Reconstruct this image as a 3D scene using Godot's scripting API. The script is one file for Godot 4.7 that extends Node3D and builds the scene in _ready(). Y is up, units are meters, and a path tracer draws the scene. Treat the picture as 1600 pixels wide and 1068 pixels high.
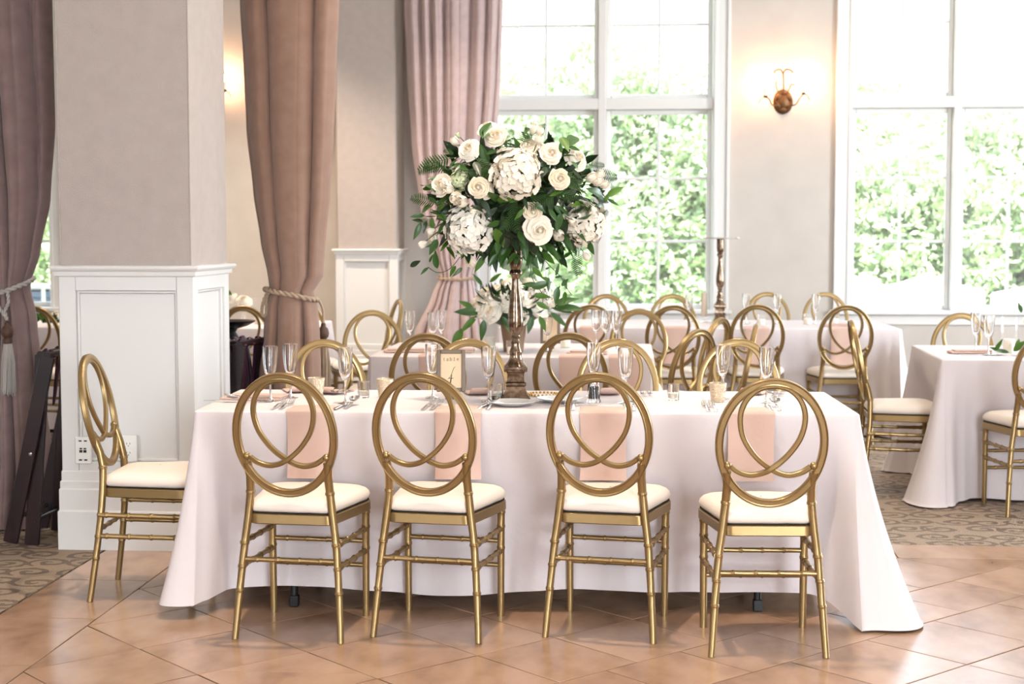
extends Node3D
# A reception room set for a banquet: gold oval-backed chairs, draped tables, tall windows.
# Axes: x across the room, y up, -z towards the window wall. Metres.

class MB:
	var v := PackedVector3Array()
	var n := PackedVector3Array()
	var t := PackedVector2Array()
	var x := PackedInt32Array()

	func grid(rows: Array, wc := false, wr := false, flip := -1) -> void:
		var R: int = rows.size()
		var C: int = rows[0].size()
		var base := v.size()
		var P := PackedVector3Array()
		var mid := Vector3.ZERO
		for r in R:
			P.append_array(rows[r])
		for q in P:
			mid += q
		mid /= P.size()
		var tri := PackedInt32Array()
		var vol := 0.0
		for r in (R if wr else R - 1):
			for c in (C if wc else C - 1):
				var a := r * C + c
				var b := r * C + (c + 1) % C
				var d := ((r + 1) % R) * C + c
				var e := ((r + 1) % R) * C + (c + 1) % C
				tri.append_array([a, b, e, a, e, d])
				vol += (P[a] - mid).dot((P[b] - mid).cross(P[e] - mid)) + (P[a] - mid).dot((P[e] - mid).cross(P[d] - mid))
		var rev: bool = vol > 0.0 if flip < 0 else flip == 1
		var N := PackedVector3Array()
		N.resize(P.size())
		for k in range(0, tri.size(), 3):
			if rev:
				var sw := tri[k + 1]
				tri[k + 1] = tri[k + 2]
				tri[k + 2] = sw
			var q := (P[tri[k + 2]] - P[tri[k]]).cross(P[tri[k + 1]] - P[tri[k]])
			for j in 3:
				N[tri[k + j]] += q
		for k in P.size():
			n.append(N[k].normalized() if N[k].length_squared() > 1e-20 else Vector3.UP)
			t.append(Vector2(float(k % C) / max(1, C - 1), float(k / C) / max(1, R - 1)))
		v.append_array(P)
		for k in tri:
			x.append(base + k)

	func hard(rows: Array, wc := false, wr := false) -> void:
		# every band of rows gets its own normals (sharp ring edges)
		for r in (rows.size() if wr else rows.size() - 1):
			grid([rows[r], rows[(r + 1) % rows.size()]], wc)

	func cap(row: PackedVector3Array, dir: Vector3) -> void:
		var base := v.size()
		var mid := Vector3.ZERO
		for q in row:
			mid += q
		mid /= row.size()
		v.append(mid)
		n.append(dir)
		t.append(Vector2(0.5, 0.5))
		for q in row:
			v.append(q)
			n.append(dir)
			t.append(Vector2(q.x, q.z))
		var C := row.size()
		for c in C:
			var a := row[c]
			var b := row[(c + 1) % C]
			if (b - mid).cross(a - mid).dot(dir) > 0.0:
				x.append_array([base, base + 1 + c, base + 1 + (c + 1) % C])
			else:
				x.append_array([base, base + 1 + (c + 1) % C, base + 1 + c])

	func box(c: Vector3, s: Vector3, b := 0.004, bas := Basis.IDENTITY) -> void:
		var h := s / 2.0
		b = min(b, min(h.x, min(h.y, h.z)) * 0.9)
		var base := v.size()
		for i in 8:
			var g := Vector3(1 if i & 1 else -1, 1 if i & 2 else -1, 1 if i & 4 else -1)
			for ax in 3:
				var p := Vector3(g.x * (h.x - b), g.y * (h.y - b), g.z * (h.z - b))
				p[ax] = g[ax] * h[ax]
				var nn := Vector3.ZERO
				nn[ax] = g[ax]
				v.append(c + bas * p)
				n.append(bas * nn)
				t.append(Vector2(p.x + p.z, p.y + p.z))
		for ax in 3:
			var u := (ax + 1) % 3
			var w := (ax + 2) % 3
			for sg in 2:
				var o := sg << ax
				quad(base + o * 3 + ax, base + (o | 1 << u) * 3 + ax, base + (o | 1 << u | 1 << w) * 3 + ax, base + (o | 1 << w) * 3 + ax)
			for k in 4:
				var o2 := ((k & 1) << u) | ((k >> 1) << w)
				var e := o2 | 1 << ax
				quad(base + o2 * 3 + u, base + e * 3 + u, base + e * 3 + w, base + o2 * 3 + w)
		for i in 8:
			face(base + i * 3, base + i * 3 + 1, base + i * 3 + 2)

	func quad(a: int, b: int, c: int, d: int) -> void:
		face(a, b, c)
		face(a, c, d)

	func face(a: int, b: int, c: int) -> void:
		var q := (v[c] - v[a]).cross(v[b] - v[a])
		if q.dot(n[a] + n[b] + n[c]) < 0.0:
			x.append_array([a, c, b])
		else:
			x.append_array([a, b, c])

	func lathe(prof: Array, seg := 24, at := Vector3.ZERO, bas := Basis.IDENTITY, sides_turn := 0.0) -> void:
		# prof: Vector2(radius, height); bends sharper than 40 degrees stay sharp
		var run := []
		var vol := 0.0
		for k in prof.size() - 1:
			var p0: Vector2 = prof[k]
			var p1: Vector2 = prof[k + 1]
			vol += (p0.x * p0.x + p0.x * p1.x + p1.x * p1.x) * (p1.y - p0.y)
		var way := 0 if vol >= 0.0 else 1
		for k in prof.size():
			var p: Vector2 = prof[k]
			var row := PackedVector3Array()
			for s in seg:
				var a := TAU * s / seg + sides_turn
				row.append(at + bas * Vector3(cos(a) * p.x, p.y, sin(a) * p.x))
			run.append(row)
			if k > 0 and k < prof.size() - 1:
				var d1: Vector2 = (prof[k] - prof[k - 1])
				var d2: Vector2 = (prof[k + 1] - prof[k])
				if abs(d1.angle_to(d2)) > 0.7:
					push(run, seg)
					run = [row]
		push(run, seg)

	func push(run: Array, seg: int, way := 0) -> void:
		if run.size() < 2:
			return
		if seg > 6:
			grid(run, true, false, way)
		else:
			for s in seg:
				var rr := []
				for row in run:
					rr.append(PackedVector3Array([row[s], row[(s + 1) % seg]]))
				var mid: Vector3 = (rr[0][0] + rr[-1][1]) / 2.0
				var ctr := Vector3.ZERO
				for row in run:
					for q in row:
						ctr += q
				ctr /= run.size() * seg
				var nn: Vector3 = (rr[1][0] - rr[0][0]).cross(rr[0][1] - rr[0][0])
				grid(rr, false, false, 1 if nn.dot(mid - ctr) < 0.0 else 0)

	func tube(pts: Array, rad, seg := 10, caps := true) -> void:
		var rows := []
		var up := Vector3.UP
		var N := pts.size()
		var d0: Vector3 = (pts[1] - pts[0]).normalized()
		if abs(d0.y) > 0.9:
			up = Vector3.RIGHT
		var side: Vector3 = d0.cross(up).normalized()
		for k in N:
			var d: Vector3 = (pts[min(k + 1, N - 1)] - pts[max(k - 1, 0)]).normalized()
			side = (side - d * side.dot(d)).normalized()
			var o := d.cross(side)
			var r: float = rad[k] if rad is Array or rad is PackedFloat32Array else rad
			var row := PackedVector3Array()
			for s in seg:
				var a := TAU * s / seg
				row.append(pts[k] + (side * cos(a) + o * sin(a)) * r)
			rows.append(row)
		grid(rows, true)
		if caps:
			cap(rows[0], -(pts[1] - pts[0]).normalized())
			cap(rows[-1], (pts[-1] - pts[-2]).normalized())

	func ribbon(pts: Array, wid: Array, thick: float, across: Vector3, seg := 8) -> void:
		# a strip with an oval section, wide along `across`
		var rows := []
		var N := pts.size()
		for k in N:
			var d: Vector3 = (pts[min(k + 1, N - 1)] - pts[max(k - 1, 0)]).normalized()
			var o := d.cross(across).normalized()
			var row := PackedVector3Array()
			for s in seg:
				var a := TAU * s / seg
				row.append(pts[k] + across * cos(a) * wid[k] * 0.5 + o * sin(a) * thick * 0.5)
			rows.append(row)
		grid(rows, true)
		cap(rows[0], -(pts[1] - pts[0]).normalized())
		cap(rows[-1], (pts[-1] - pts[-2]).normalized())

	func sweep(pts: Array, prof: Array, normal: Vector3, closed := true, crisp := false) -> void:
		# prof.x runs outwards in the plane, prof.y along `normal`
		var rows := []
		var N := pts.size()
		for k in N:
			var d: Vector3 = (pts[(k + 1) % N] - pts[(k - 1 + N) % N]) if closed else (pts[min(k + 1, N - 1)] - pts[max(k - 1, 0)])
			var o := d.normalized().cross(normal).normalized()
			var row := PackedVector3Array()
			for q in prof:
				row.append(pts[k] + o * q.x + normal * q.y)
			rows.append(row)
		if crisp:
			for j in prof.size():
				var strip := []
				for row in rows:
					strip.append(PackedVector3Array([row[j], row[(j + 1) % prof.size()]]))
				# face away from the middle of the section
				var m0 := Vector3.ZERO
				for q in rows[0]:
					m0 += q
				m0 /= prof.size()
				var a: Vector3 = strip[0][0]
				var nn: Vector3 = (strip[1][0] - a).cross(strip[0][1] - a)
				grid(strip, false, closed, 1 if nn.dot((a + strip[0][1]) / 2 - m0) < 0.0 else 0)
		else:
			grid(rows, true, closed)
		if not closed:
			cap(rows[0], (pts[0] - pts[1]).normalized())
			cap(rows[-1], (pts[-1] - pts[-2]).normalized())

	func add(o: MB, tr := Transform3D.IDENTITY) -> void:
		var base := v.size()
		for k in o.v.size():
			v.append(tr * o.v[k])
			n.append((tr.basis * o.n[k]).normalized())
			t.append(o.t[k])
		for k in o.x:
			x.append(base + k)

	func mesh() -> ArrayMesh:
		var a := []
		a.resize(Mesh.ARRAY_MAX)
		a[Mesh.ARRAY_VERTEX] = v
		a[Mesh.ARRAY_NORMAL] = n
		a[Mesh.ARRAY_TEX_UV] = t
		a[Mesh.ARRAY_INDEX] = x
		var m := ArrayMesh.new()
		m.add_surface_from_arrays(Mesh.PRIMITIVE_TRIANGLES, a)
		return m


var M := {}
var used := {}
var rng := RandomNumberGenerator.new()


func numbered(called: String) -> String:
	var k: int = used.get(called, 0)
	used[called] = k + 1
	return called if k == 0 else "%s_%03d" % [called, k]


func thing(called: String, label: String, category: String, at := Vector3.ZERO, turn := 0.0, group := "") -> Node3D:
	var o := Node3D.new()
	o.name = numbered(called)
	add_child(o)
	o.position = at
	o.rotation.y = turn
	tag(o, label, category, group)
	return o


func tag(o: Node, label: String, category: String, group := "") -> void:
	o.set_meta("label", label)
	o.set_meta("category", category)
	if group:
		o.set_meta("group", group)
	elif o.has_meta("group"):
		o.remove_meta("group")


func part(called: String, mb, mat: Material, parent: Node, tr := Transform3D.IDENTITY) -> MeshInstance3D:
	var o := MeshInstance3D.new()
	o.name = called
	o.mesh = mb.mesh() if mb is MB else mb
	o.material_override = mat
	o.transform = tr
	parent.add_child(o, true)
	return o


func solo(called: String, mb, mat: Material, label: String, category: String, at := Vector3.ZERO, turn := 0.0, group := "") -> MeshInstance3D:
	var o := part(numbered(called), mb, mat, self)
	o.position = at
	o.rotation.y = turn
	tag(o, label, category, group)
	return o


func struct(called: String, mb, mat: Material, label: String) -> MeshInstance3D:
	var o := part(called, mb, mat, self)
	o.set_meta("kind", "structure")
	o.set_meta("label", label)
	o.set_meta("category", called.split("_")[0])
	return o


func copy(o: Node3D, label: String, at: Vector3, turn := 0.0, group := "") -> Node3D:
	var stem := String(o.name)
	var tail := stem.right(4)
	if tail.begins_with("_") and tail.right(3).is_valid_int():
		stem = stem.left(-4)
	var c: Node3D = o.duplicate()
	c.name = numbered(stem)
	add_child(c)
	c.position = at
	c.rotation = Vector3(0, turn, 0)
	tag(c, label, o.get_meta("category"), group if group else o.get_meta("group", ""))
	return c


func mat(c: Color, rough := 0.6, metal := 0.0, spec := 0.5) -> StandardMaterial3D:
	var m := StandardMaterial3D.new()
	m.albedo_color = c
	m.roughness = rough
	m.metallic = metal
	m.metallic_specular = spec
	return m


func noise_tex(seed_: int, freq: float, cols: Array, size := 512, oct := 4, normal := 0.0, stretch := Vector2.ONE) -> ImageTexture:
	var f := FastNoiseLite.new()
	f.seed = seed_
	f.frequency = freq
	f.fractal_octaves = oct
	f.noise_type = FastNoiseLite.TYPE_SIMPLEX_SMOOTH
	var src := f.get_seamless_image(size, size)
	if stretch != Vector2.ONE:
		var cut := src.get_region(Rect2i(0, 0, int(size * stretch.x), int(size * stretch.y)))
		cut.resize(size, size, Image.INTERPOLATE_BILINEAR)
		src = cut
	if normal > 0.0:
		src.bump_map_to_normal_map(normal)
		return ImageTexture.create_from_image(src)
	var d := src.get_data()
	var lut := PackedByteArray()
	for k in 256:
		var u := k / 255.0 * (cols.size() - 1)
		var i: int = min(int(u), cols.size() - 2)
		var c: Color = cols[i].lerp(cols[i + 1], u - i)
		lut.append_array([int(c.r * 255), int(c.g * 255), int(c.b * 255)])
	var out := PackedByteArray()
	out.resize(size * size * 3)
	for k in size * size:
		var g := d[k] * 3
		out[k * 3] = lut[g]
		out[k * 3 + 1] = lut[g + 1]
		out[k * 3 + 2] = lut[g + 2]
	var im := Image.create_from_data(size, size, false, Image.FORMAT_RGB8, out)
	im.generate_mipmaps()
	return ImageTexture.create_from_image(im)


func tri(m: StandardMaterial3D, scale: float, world := true) -> StandardMaterial3D:
	m.uv1_triplanar = true
	m.uv1_world_triplanar = world
	m.uv1_scale = Vector3.ONE * scale
	return m


func carpet_tex() -> ImageTexture:
	# scrolling leaf arabesques, dark on tan
	var S := 1024
	var buf := PackedFloat32Array()
	buf.resize(S * S)
	var r := RandomNumberGenerator.new()
	r.seed = 11
	for gy in 5:
		for gx in 5:
			var cx := (gx + 0.5 * (gy % 2) + r.randf_range(-0.12, 0.12)) * S / 5.0
			var cy := (gy + 0.4 + r.randf_range(-0.12, 0.12)) * S / 5.0
			var a0 := r.randf() * TAU
			var sgn := 1.0 if r.randf() < 0.5 else -1.0
			for k in 260:
				var u := k / 260.0
				var a := a0 + sgn * u * TAU * 1.5
				var rad := 10.0 + 105.0 * u
				stamp(buf, S, cx + cos(a) * rad, cy + sin(a) * rad * 0.8, 5.0 + 9.0 * sin(u * PI) + 3.0 * u)
				if k % 52 == 30:
					for j in 30:
						var w := j / 30.0
						var b := a + sgn * (0.5 + w * 1.1)
						stamp(buf, S, cx + cos(a) * rad + cos(b) * 46.0 * w, cy + sin(a) * rad * 0.8 + sin(b) * 46.0 * w, 10.0 * sin(w * PI) + 2.0)
	var f := FastNoiseLite.new()
	f.seed = 3
	f.frequency = 0.35
	var out := PackedByteArray()
	out.resize(S * S * 3)
	var lo := Color(0.385, 0.325, 0.275)
	var hi := Color(0.58, 0.505, 0.43)
	for k in S * S:
		var g: float = 1.0 - min(1.0, buf[k])
		var nz := f.get_noise_2d(k % S, k / S) * 0.16 + 1.0
		var c := lo.lerp(hi, g)
		out[k * 3] = int(clampf(c.r * nz, 0, 1) * 255)
		out[k * 3 + 1] = int(clampf(c.g * nz, 0, 1) * 255)
		out[k * 3 + 2] = int(clampf(c.b * nz, 0, 1) * 255)
	return ImageTexture.create_from_image(Image.create_from_data(S, S, false, Image.FORMAT_RGB8, out))


func stamp(buf: PackedFloat32Array, S: int, px: float, py: float, r: float) -> void:
	var R := int(ceil(r)) + 1
	for j in range(-R, R + 1, 1):
		for i in range(-R, R + 1, 1):
			var d := sqrt(float(i * i + j * j))
			if d < r + 1.0:
				var k := posmod(int(py) + j, S) * S + posmod(int(px) + i, S)
				buf[k] = max(buf[k], clampf(r + 1.0 - d, 0.0, 1.0) * 0.9)


func spline(P: Array, per := 6, closed := false) -> Array:
	var out := []
	var N := P.size()
	for k in (N if closed else N - 1):
		var a = P[(k - 1 + N) % N] if closed or k > 0 else P[0]
		var b = P[k]
		var c = P[(k + 1) % N]
		var d = P[(k + 2) % N] if closed or k + 2 < N else P[N - 1]
		for j in per:
			var u := float(j) / per
			out.append(0.5 * ((2.0 * b) + (c - a) * u + (2.0 * a - 5.0 * b + 4.0 * c - d) * u * u + (3.0 * b - a - 3.0 * c + d) * u * u * u))
	if not closed:
		out.append(P[N - 1])
	return out


func lerp_key(keys: Array, h: float) -> Array:
	# keys: [h, a, b, ...] sorted by falling h, smooth in between
	if h >= keys[0][0]:
		return keys[0].slice(1)
	for k in keys.size() - 1:
		if h <= keys[k][0] and h >= keys[k + 1][0]:
			var u: float = (keys[k][0] - h) / max(1e-6, keys[k][0] - keys[k + 1][0])
			u = lerpf(u, u * u * (3.0 - 2.0 * u), 0.5)
			var o := []
			for j in range(1, keys[k].size()):
				o.append(lerpf(keys[k][j], keys[k + 1][j], u))
			return o
	return keys[-1].slice(1)


func _ready() -> void:
	rng.seed = 7
	# ---- camera -------------------------------------------------------------
	var cam := Camera3D.new()
	cam.name = "camera"
	cam.fov = rad_to_deg(2.0 * atan(534.0 / 2380.0))
	cam.near = 0.1
	cam.far = 300.0
	cam.position = Vector3(0, 1.385, 0)
	cam.rotation = Vector3(-atan(168.0 / 2380.0), deg_to_rad(4.4), 0)
	add_child(cam)
	cam.current = true
	# ---- sky, exposure, focus ------------------------------------------------
	var sky_m := ProceduralSkyMaterial.new()
	sky_m.sky_top_color = Color(0.86, 0.93, 1.0)
	sky_m.sky_horizon_color = Color(0.97, 0.985, 1.0)
	sky_m.ground_horizon_color = Color(0.72, 0.76, 0.72)
	sky_m.ground_bottom_color = Color(0.5, 0.52, 0.48)
	sky_m.sky_energy_multiplier = SKY
	sky_m.ground_energy_multiplier = SKY * 0.4
	var sky := Sky.new()
	sky.sky_material = sky_m
	var env := Environment.new()
	env.background_mode = Environment.BG_SKY
	env.sky = sky
	env.tonemap_mode = Environment.TONE_MAPPER_LINEAR
	env.tonemap_exposure = 1.12
	env.sdfgi_enabled = true
	env.ssao_enabled = true
	env.ssil_enabled = true
	var we := WorldEnvironment.new()
	we.name = "world_environment"
	we.environment = env
	var ca := CameraAttributesPhysical.new()
	ca.exposure_aperture = 4.5
	ca.frustum_focus_distance = 5.15
	ca.frustum_focal_length = 50.0
	we.camera_attributes = ca
	add_child(we)
	# ---- area lights at unseen windows, out of view, lighting the room from front and side
	for d in [[Vector3(-4.4, 2.1, 4.3), 0.0, REAR * 0.3], [Vector3(3.15, 2.1, 4.3), 0.0, REAR * 1.6], [Vector3(6.35, 2.1, -9.0), PI / 2, SIDE]]:
		var al := AreaLight3D.new()
		al.name = numbered("window_daylight")
		al.area_size = Vector2(2.6, 3.0)
		al.light_energy = d[2]
		al.light_color = Color(0.93, 0.965, 1.0)
		al.shadow_enabled = true
		al.position = d[0]
		al.rotation.y = d[1]
		add_child(al)
	# the sun, out of view behind the building, placed to brighten the garden trees
	var sun := DirectionalLight3D.new()
	sun.name = "sun"
	sun.light_energy = SUN
	sun.light_color = Color(1.0, 0.985, 0.95)
	sun.light_angular_distance = 2.0
	sun.shadow_enabled = true
	sun.basis = Basis.looking_at(Vector3(-0.35, -1.0, -0.75), Vector3.UP)
	add_child(sun)
	materials()
	room()
	pillars()
	curtains()
	chairs()
	linens()
	main_table()
	far_tables()
	flowers()
	lamps()
	stands()
	outdoors()


const SKY := 2.2
const REAR := 37.0
const SIDE := 48.0
const SUN := 11.5
const SPOT := 6.6


func materials() -> void:
	M.gold = mat(Color(0.615, 0.515, 0.35), 0.32, 0.78, 0.5)
	M.cushion = tri(mat(Color(0.875, 0.83, 0.785), 0.6), 9.0)
	M.cushion.normal_enabled = true
	M.cushion.normal_texture = noise_tex(5, 0.03, [], 256, 4, 2.0)
	M.cushion.normal_scale = 0.25
	M.welt = mat(Color(0.12, 0.09, 0.07), 0.8)
	var weave := noise_tex(21, 0.02, [], 512, 5, 3.0)
	M.cloth = tri(mat(Color(0.835, 0.80, 0.802), 0.75, 0.0, 0.3), 2.2)
	M.cloth.normal_enabled = true
	M.cloth.normal_texture = weave
	M.cloth.normal_scale = 0.22
	M.blush = tri(mat(Color(0.80, 0.685, 0.635), 0.75, 0.0, 0.3), 5.0)
	M.blush.normal_enabled = true
	M.blush.normal_texture = weave
	M.blush.normal_scale = 0.25
	M.velvet = tri(mat(Color.WHITE, 0.85, 0.0, 0.2), 1.6)
	M.velvet.albedo_texture = noise_tex(31, 0.012, [Color(0.535, 0.42, 0.36), Color(0.59, 0.475, 0.415)], 512)
	M.velvet.rim_enabled = true
	M.velvet.rim = 0.5
	M.velvet.rim_tint = 0.6
	M.velvet_backlit = tri(mat(Color.WHITE, 0.85, 0.0, 0.2), 1.6)
	M.velvet_backlit.albedo_texture = noise_tex(32, 0.012, [Color(0.715, 0.63, 0.62), Color(0.775, 0.69, 0.68)], 512)  # paler pink copy of the velvet: window backlight painted into the colour
	M.velvet_backlit.rim_enabled = true
	M.velvet_backlit.rim = 0.4
	M.velvet_mauve = tri(mat(Color.WHITE, 0.85, 0.0, 0.2), 1.6)
	M.velvet_mauve.albedo_texture = noise_tex(33, 0.012, [Color(0.49, 0.40, 0.385), Color(0.56, 0.47, 0.455)], 512)
	M.velvet_mauve.rim_enabled = true
	M.velvet_mauve.rim = 0.5
	M.rope = mat(Color(0.64, 0.55, 0.46), 0.7)
	M.rope_dark = mat(Color(0.30, 0.20, 0.14), 0.6)
	M.rope_grey = mat(Color(0.66, 0.63, 0.60), 0.7)
	M.wallcloth = tri(mat(Color.WHITE, 0.9, 0.0, 0.2), 1.3)
	M.wallcloth.albedo_texture = noise_tex(41, 0.015, [Color(0.69, 0.645, 0.615), Color(0.715, 0.67, 0.64)], 512, 5)
	M.wallcloth.normal_enabled = true
	M.wallcloth.normal_texture = noise_tex(42, 0.25, [], 512, 2, 3.0)
	M.wallcloth.normal_scale = 0.35
	M.paint = mat(Color(0.872, 0.863, 0.85), 0.45)
	M.wall = tri(mat(Color.WHITE, 0.85, 0.0, 0.3), 0.8)
	M.wall.albedo_texture = noise_tex(43, 0.01, [Color(0.77, 0.735, 0.70), Color(0.80, 0.765, 0.73)], 256)
	M.ceiling = mat(Color(0.92, 0.91, 0.89), 0.9)
	M.grout = mat(Color(0.24, 0.19, 0.16), 0.8)
	M.tiles = []
	for k in 4:
		var tm := tri(mat(Color.WHITE, 0.3, 0.0, 0.64), 0.9)
		var b := [0.0, 0.025, -0.03, -0.012][k] as float
		tm.albedo_texture = noise_tex(51 + k, 0.009, [Color(0.535 + b, 0.415 + b, 0.33 + b), Color(0.61 + b, 0.485 + b, 0.39 + b), Color(0.65 + b, 0.525 + b, 0.43 + b), Color(0.68 + b, 0.555 + b, 0.46 + b)], 512, 6, 0.0, Vector2(1, 0.6))
		tm.roughness_texture = noise_tex(71 + k, 0.02, [Color(0.9, 0.9, 0.9), Color(1, 1, 1)], 256)
		tm.roughness = 0.25
		tm.uv1_offset = Vector3(0.37 * k, 0.0, 0.21 * k)
		M.tiles.append(tm)
	M.carpet = mat(Color.WHITE, 0.68, 0.0, 0.5)
	M.carpet.albedo_texture = carpet_tex()
	tri(M.carpet, 1.15)
	M.carpet.normal_enabled = true
	M.carpet.normal_texture = noise_tex(61, 0.3, [], 256, 2, 4.0)
	M.carpet.normal_scale = 0.5
	M.pane = mat(Color(1, 1, 1, 0.04), 0.02)
	M.pane.transparency = BaseMaterial3D.TRANSPARENCY_ALPHA
	M.glass = mat(Color(1, 1, 1, 0.0), 0.02)
	M.glass.refraction_enabled = true
	M.glass.refraction_scale = 0.05
	M.thin = mat(Color(1, 1, 1, 0.06), 0.03)
	M.thin.transparency = BaseMaterial3D.TRANSPARENCY_ALPHA
	M.mercury = tri(mat(Color(1, 1, 1), 0.22, 0.85), 14.0)
	M.mercury.albedo_texture = noise_tex(81, 0.05, [Color(0.55, 0.47, 0.36), Color(0.86, 0.80, 0.70), Color(0.93, 0.89, 0.82)], 256, 3)
	M.mercury.normal_enabled = true
	M.mercury.normal_texture = noise_tex(82, 0.06, [], 256, 2, 8.0)
	M.bronze = tri(mat(Color.WHITE, 0.2, 0.95), 7.0)
	M.bronze.albedo_texture = noise_tex(83, 0.02, [Color(0.30, 0.22, 0.16), Color(0.50, 0.42, 0.35), Color(0.68, 0.62, 0.56)], 256, 4)
	M.bronze.roughness_texture = noise_tex(84, 0.02, [Color(0.6, 0.6, 0.6), Color(1, 1, 1)], 256)
	M.bronze.roughness = 0.22
	M.steel = mat(Color(0.80, 0.79, 0.78), 0.14, 1.0)
	M.china = mat(Color(0.93, 0.92, 0.91), 0.15)
	M.goldrim = mat(Color(0.80, 0.64, 0.32), 0.3, 0.9)
	M.black = mat(Color(0.05, 0.045, 0.045), 0.5)
	M.pepper = mat(Color(0.10, 0.085, 0.075), 0.9)
	M.salt = mat(Color(0.95, 0.94, 0.92), 0.8)
	M.mahogany = tri(mat(Color.WHITE, 0.3, 0.0, 0.5), 3.0)
	M.mahogany.albedo_texture = noise_tex(91, 0.01, [Color(0.08, 0.035, 0.045), Color(0.16, 0.065, 0.08)], 256, 4, 0.0, Vector2(1, 0.2))
	M.strap = mat(Color(0.28, 0.10, 0.24), 0.5)
	M.brass = mat(Color(0.72, 0.58, 0.30), 0.3, 0.9)
	M.frame = mat(Color(0.42, 0.36, 0.30), 0.4, 0.55)
	M.paper = mat(Color(0.91, 0.80, 0.66), 0.8)
	M.ink = mat(Color(0.09, 0.07, 0.06), 0.8)
	M.plastic = mat(Color(0.93, 0.93, 0.91), 0.35)
	M.wax = mat(Color(0.93, 0.90, 0.83), 0.5)
	M.wax.subsurf_scatter_enabled = true
	M.wax.subsurf_scatter_strength = 0.3
	M.petal = mat(Color(0.96, 0.925, 0.86), 0.6, 0.0, 0.3)
	M.petal.backlight_enabled = true
	M.petal.backlight = Color(0.35, 0.31, 0.24)
	M.petal_cream = mat(Color(0.96, 0.915, 0.83), 0.6, 0.0, 0.3)
	M.petal_cream.backlight_enabled = true
	M.petal_cream.backlight = Color(0.35, 0.29, 0.21)
	M.petal_white = mat(Color(0.94, 0.92, 0.87), 0.6, 0.0, 0.3)
	M.petal_white.backlight_enabled = true
	M.petal_white.backlight = Color(0.35, 0.33, 0.29)
	M.petal_green = mat(Color(0.83, 0.86, 0.70), 0.6, 0.0, 0.3)
	M.leaf = mat(Color(0.19, 0.33, 0.11), 0.38, 0.0, 0.5)
	M.leaf.backlight_enabled = true
	M.leaf.backlight = Color(0.16, 0.26, 0.06)
	M.leaf_dark = mat(Color(0.11, 0.20, 0.085), 0.4, 0.0, 0.5)
	M.leaf_light = mat(Color(0.28, 0.42, 0.12), 0.45, 0.0, 0.4)
	M.leaf_light.backlight_enabled = true
	M.leaf_light.backlight = Color(0.28, 0.42, 0.08)
	M.fern = mat(Color(0.18, 0.30, 0.11), 0.5, 0.0, 0.4)
	M.fern.backlight_enabled = true
	M.fern.backlight = Color(0.2, 0.3, 0.07)
	M.stem = mat(Color(0.20, 0.28, 0.12), 0.6)


# ------------------------------------------------------------------ the room
func wall_boxes(mb: MB, x0: float, x1: float, h: float, holes: Array, thick: float, along_z := false, face := 0.0, out := -1.0) -> void:
	# a wall along x (or z) with holes [a0, a1, h0, h1]; `face` is its inner face, `out` the way it thickens
	var cuts := [x0]
	for q in holes:
		cuts.append(q[0])
		cuts.append(q[1])
	cuts.append(x1)
	var segs := []
	for k in range(0, cuts.size() - 1, 2):
		segs.append([cuts[k], cuts[k + 1], 0.0, h])
	for q in holes:
		segs.append([q[0], q[1], 0.0, q[2]])
		segs.append([q[0], q[1], q[3], h])
	for s in segs:
		var c := Vector3((s[0] + s[1]) / 2, (s[2] + s[3]) / 2, face + out * thick / 2)
		var z := Vector3(s[1] - s[0], s[3] - s[2], thick)
		if along_z:
			c = Vector3(c.z, c.y, c.x)
			z = Vector3(z.z, z.y, z.x)
		mb.box(c, z, 0.0005)


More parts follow.
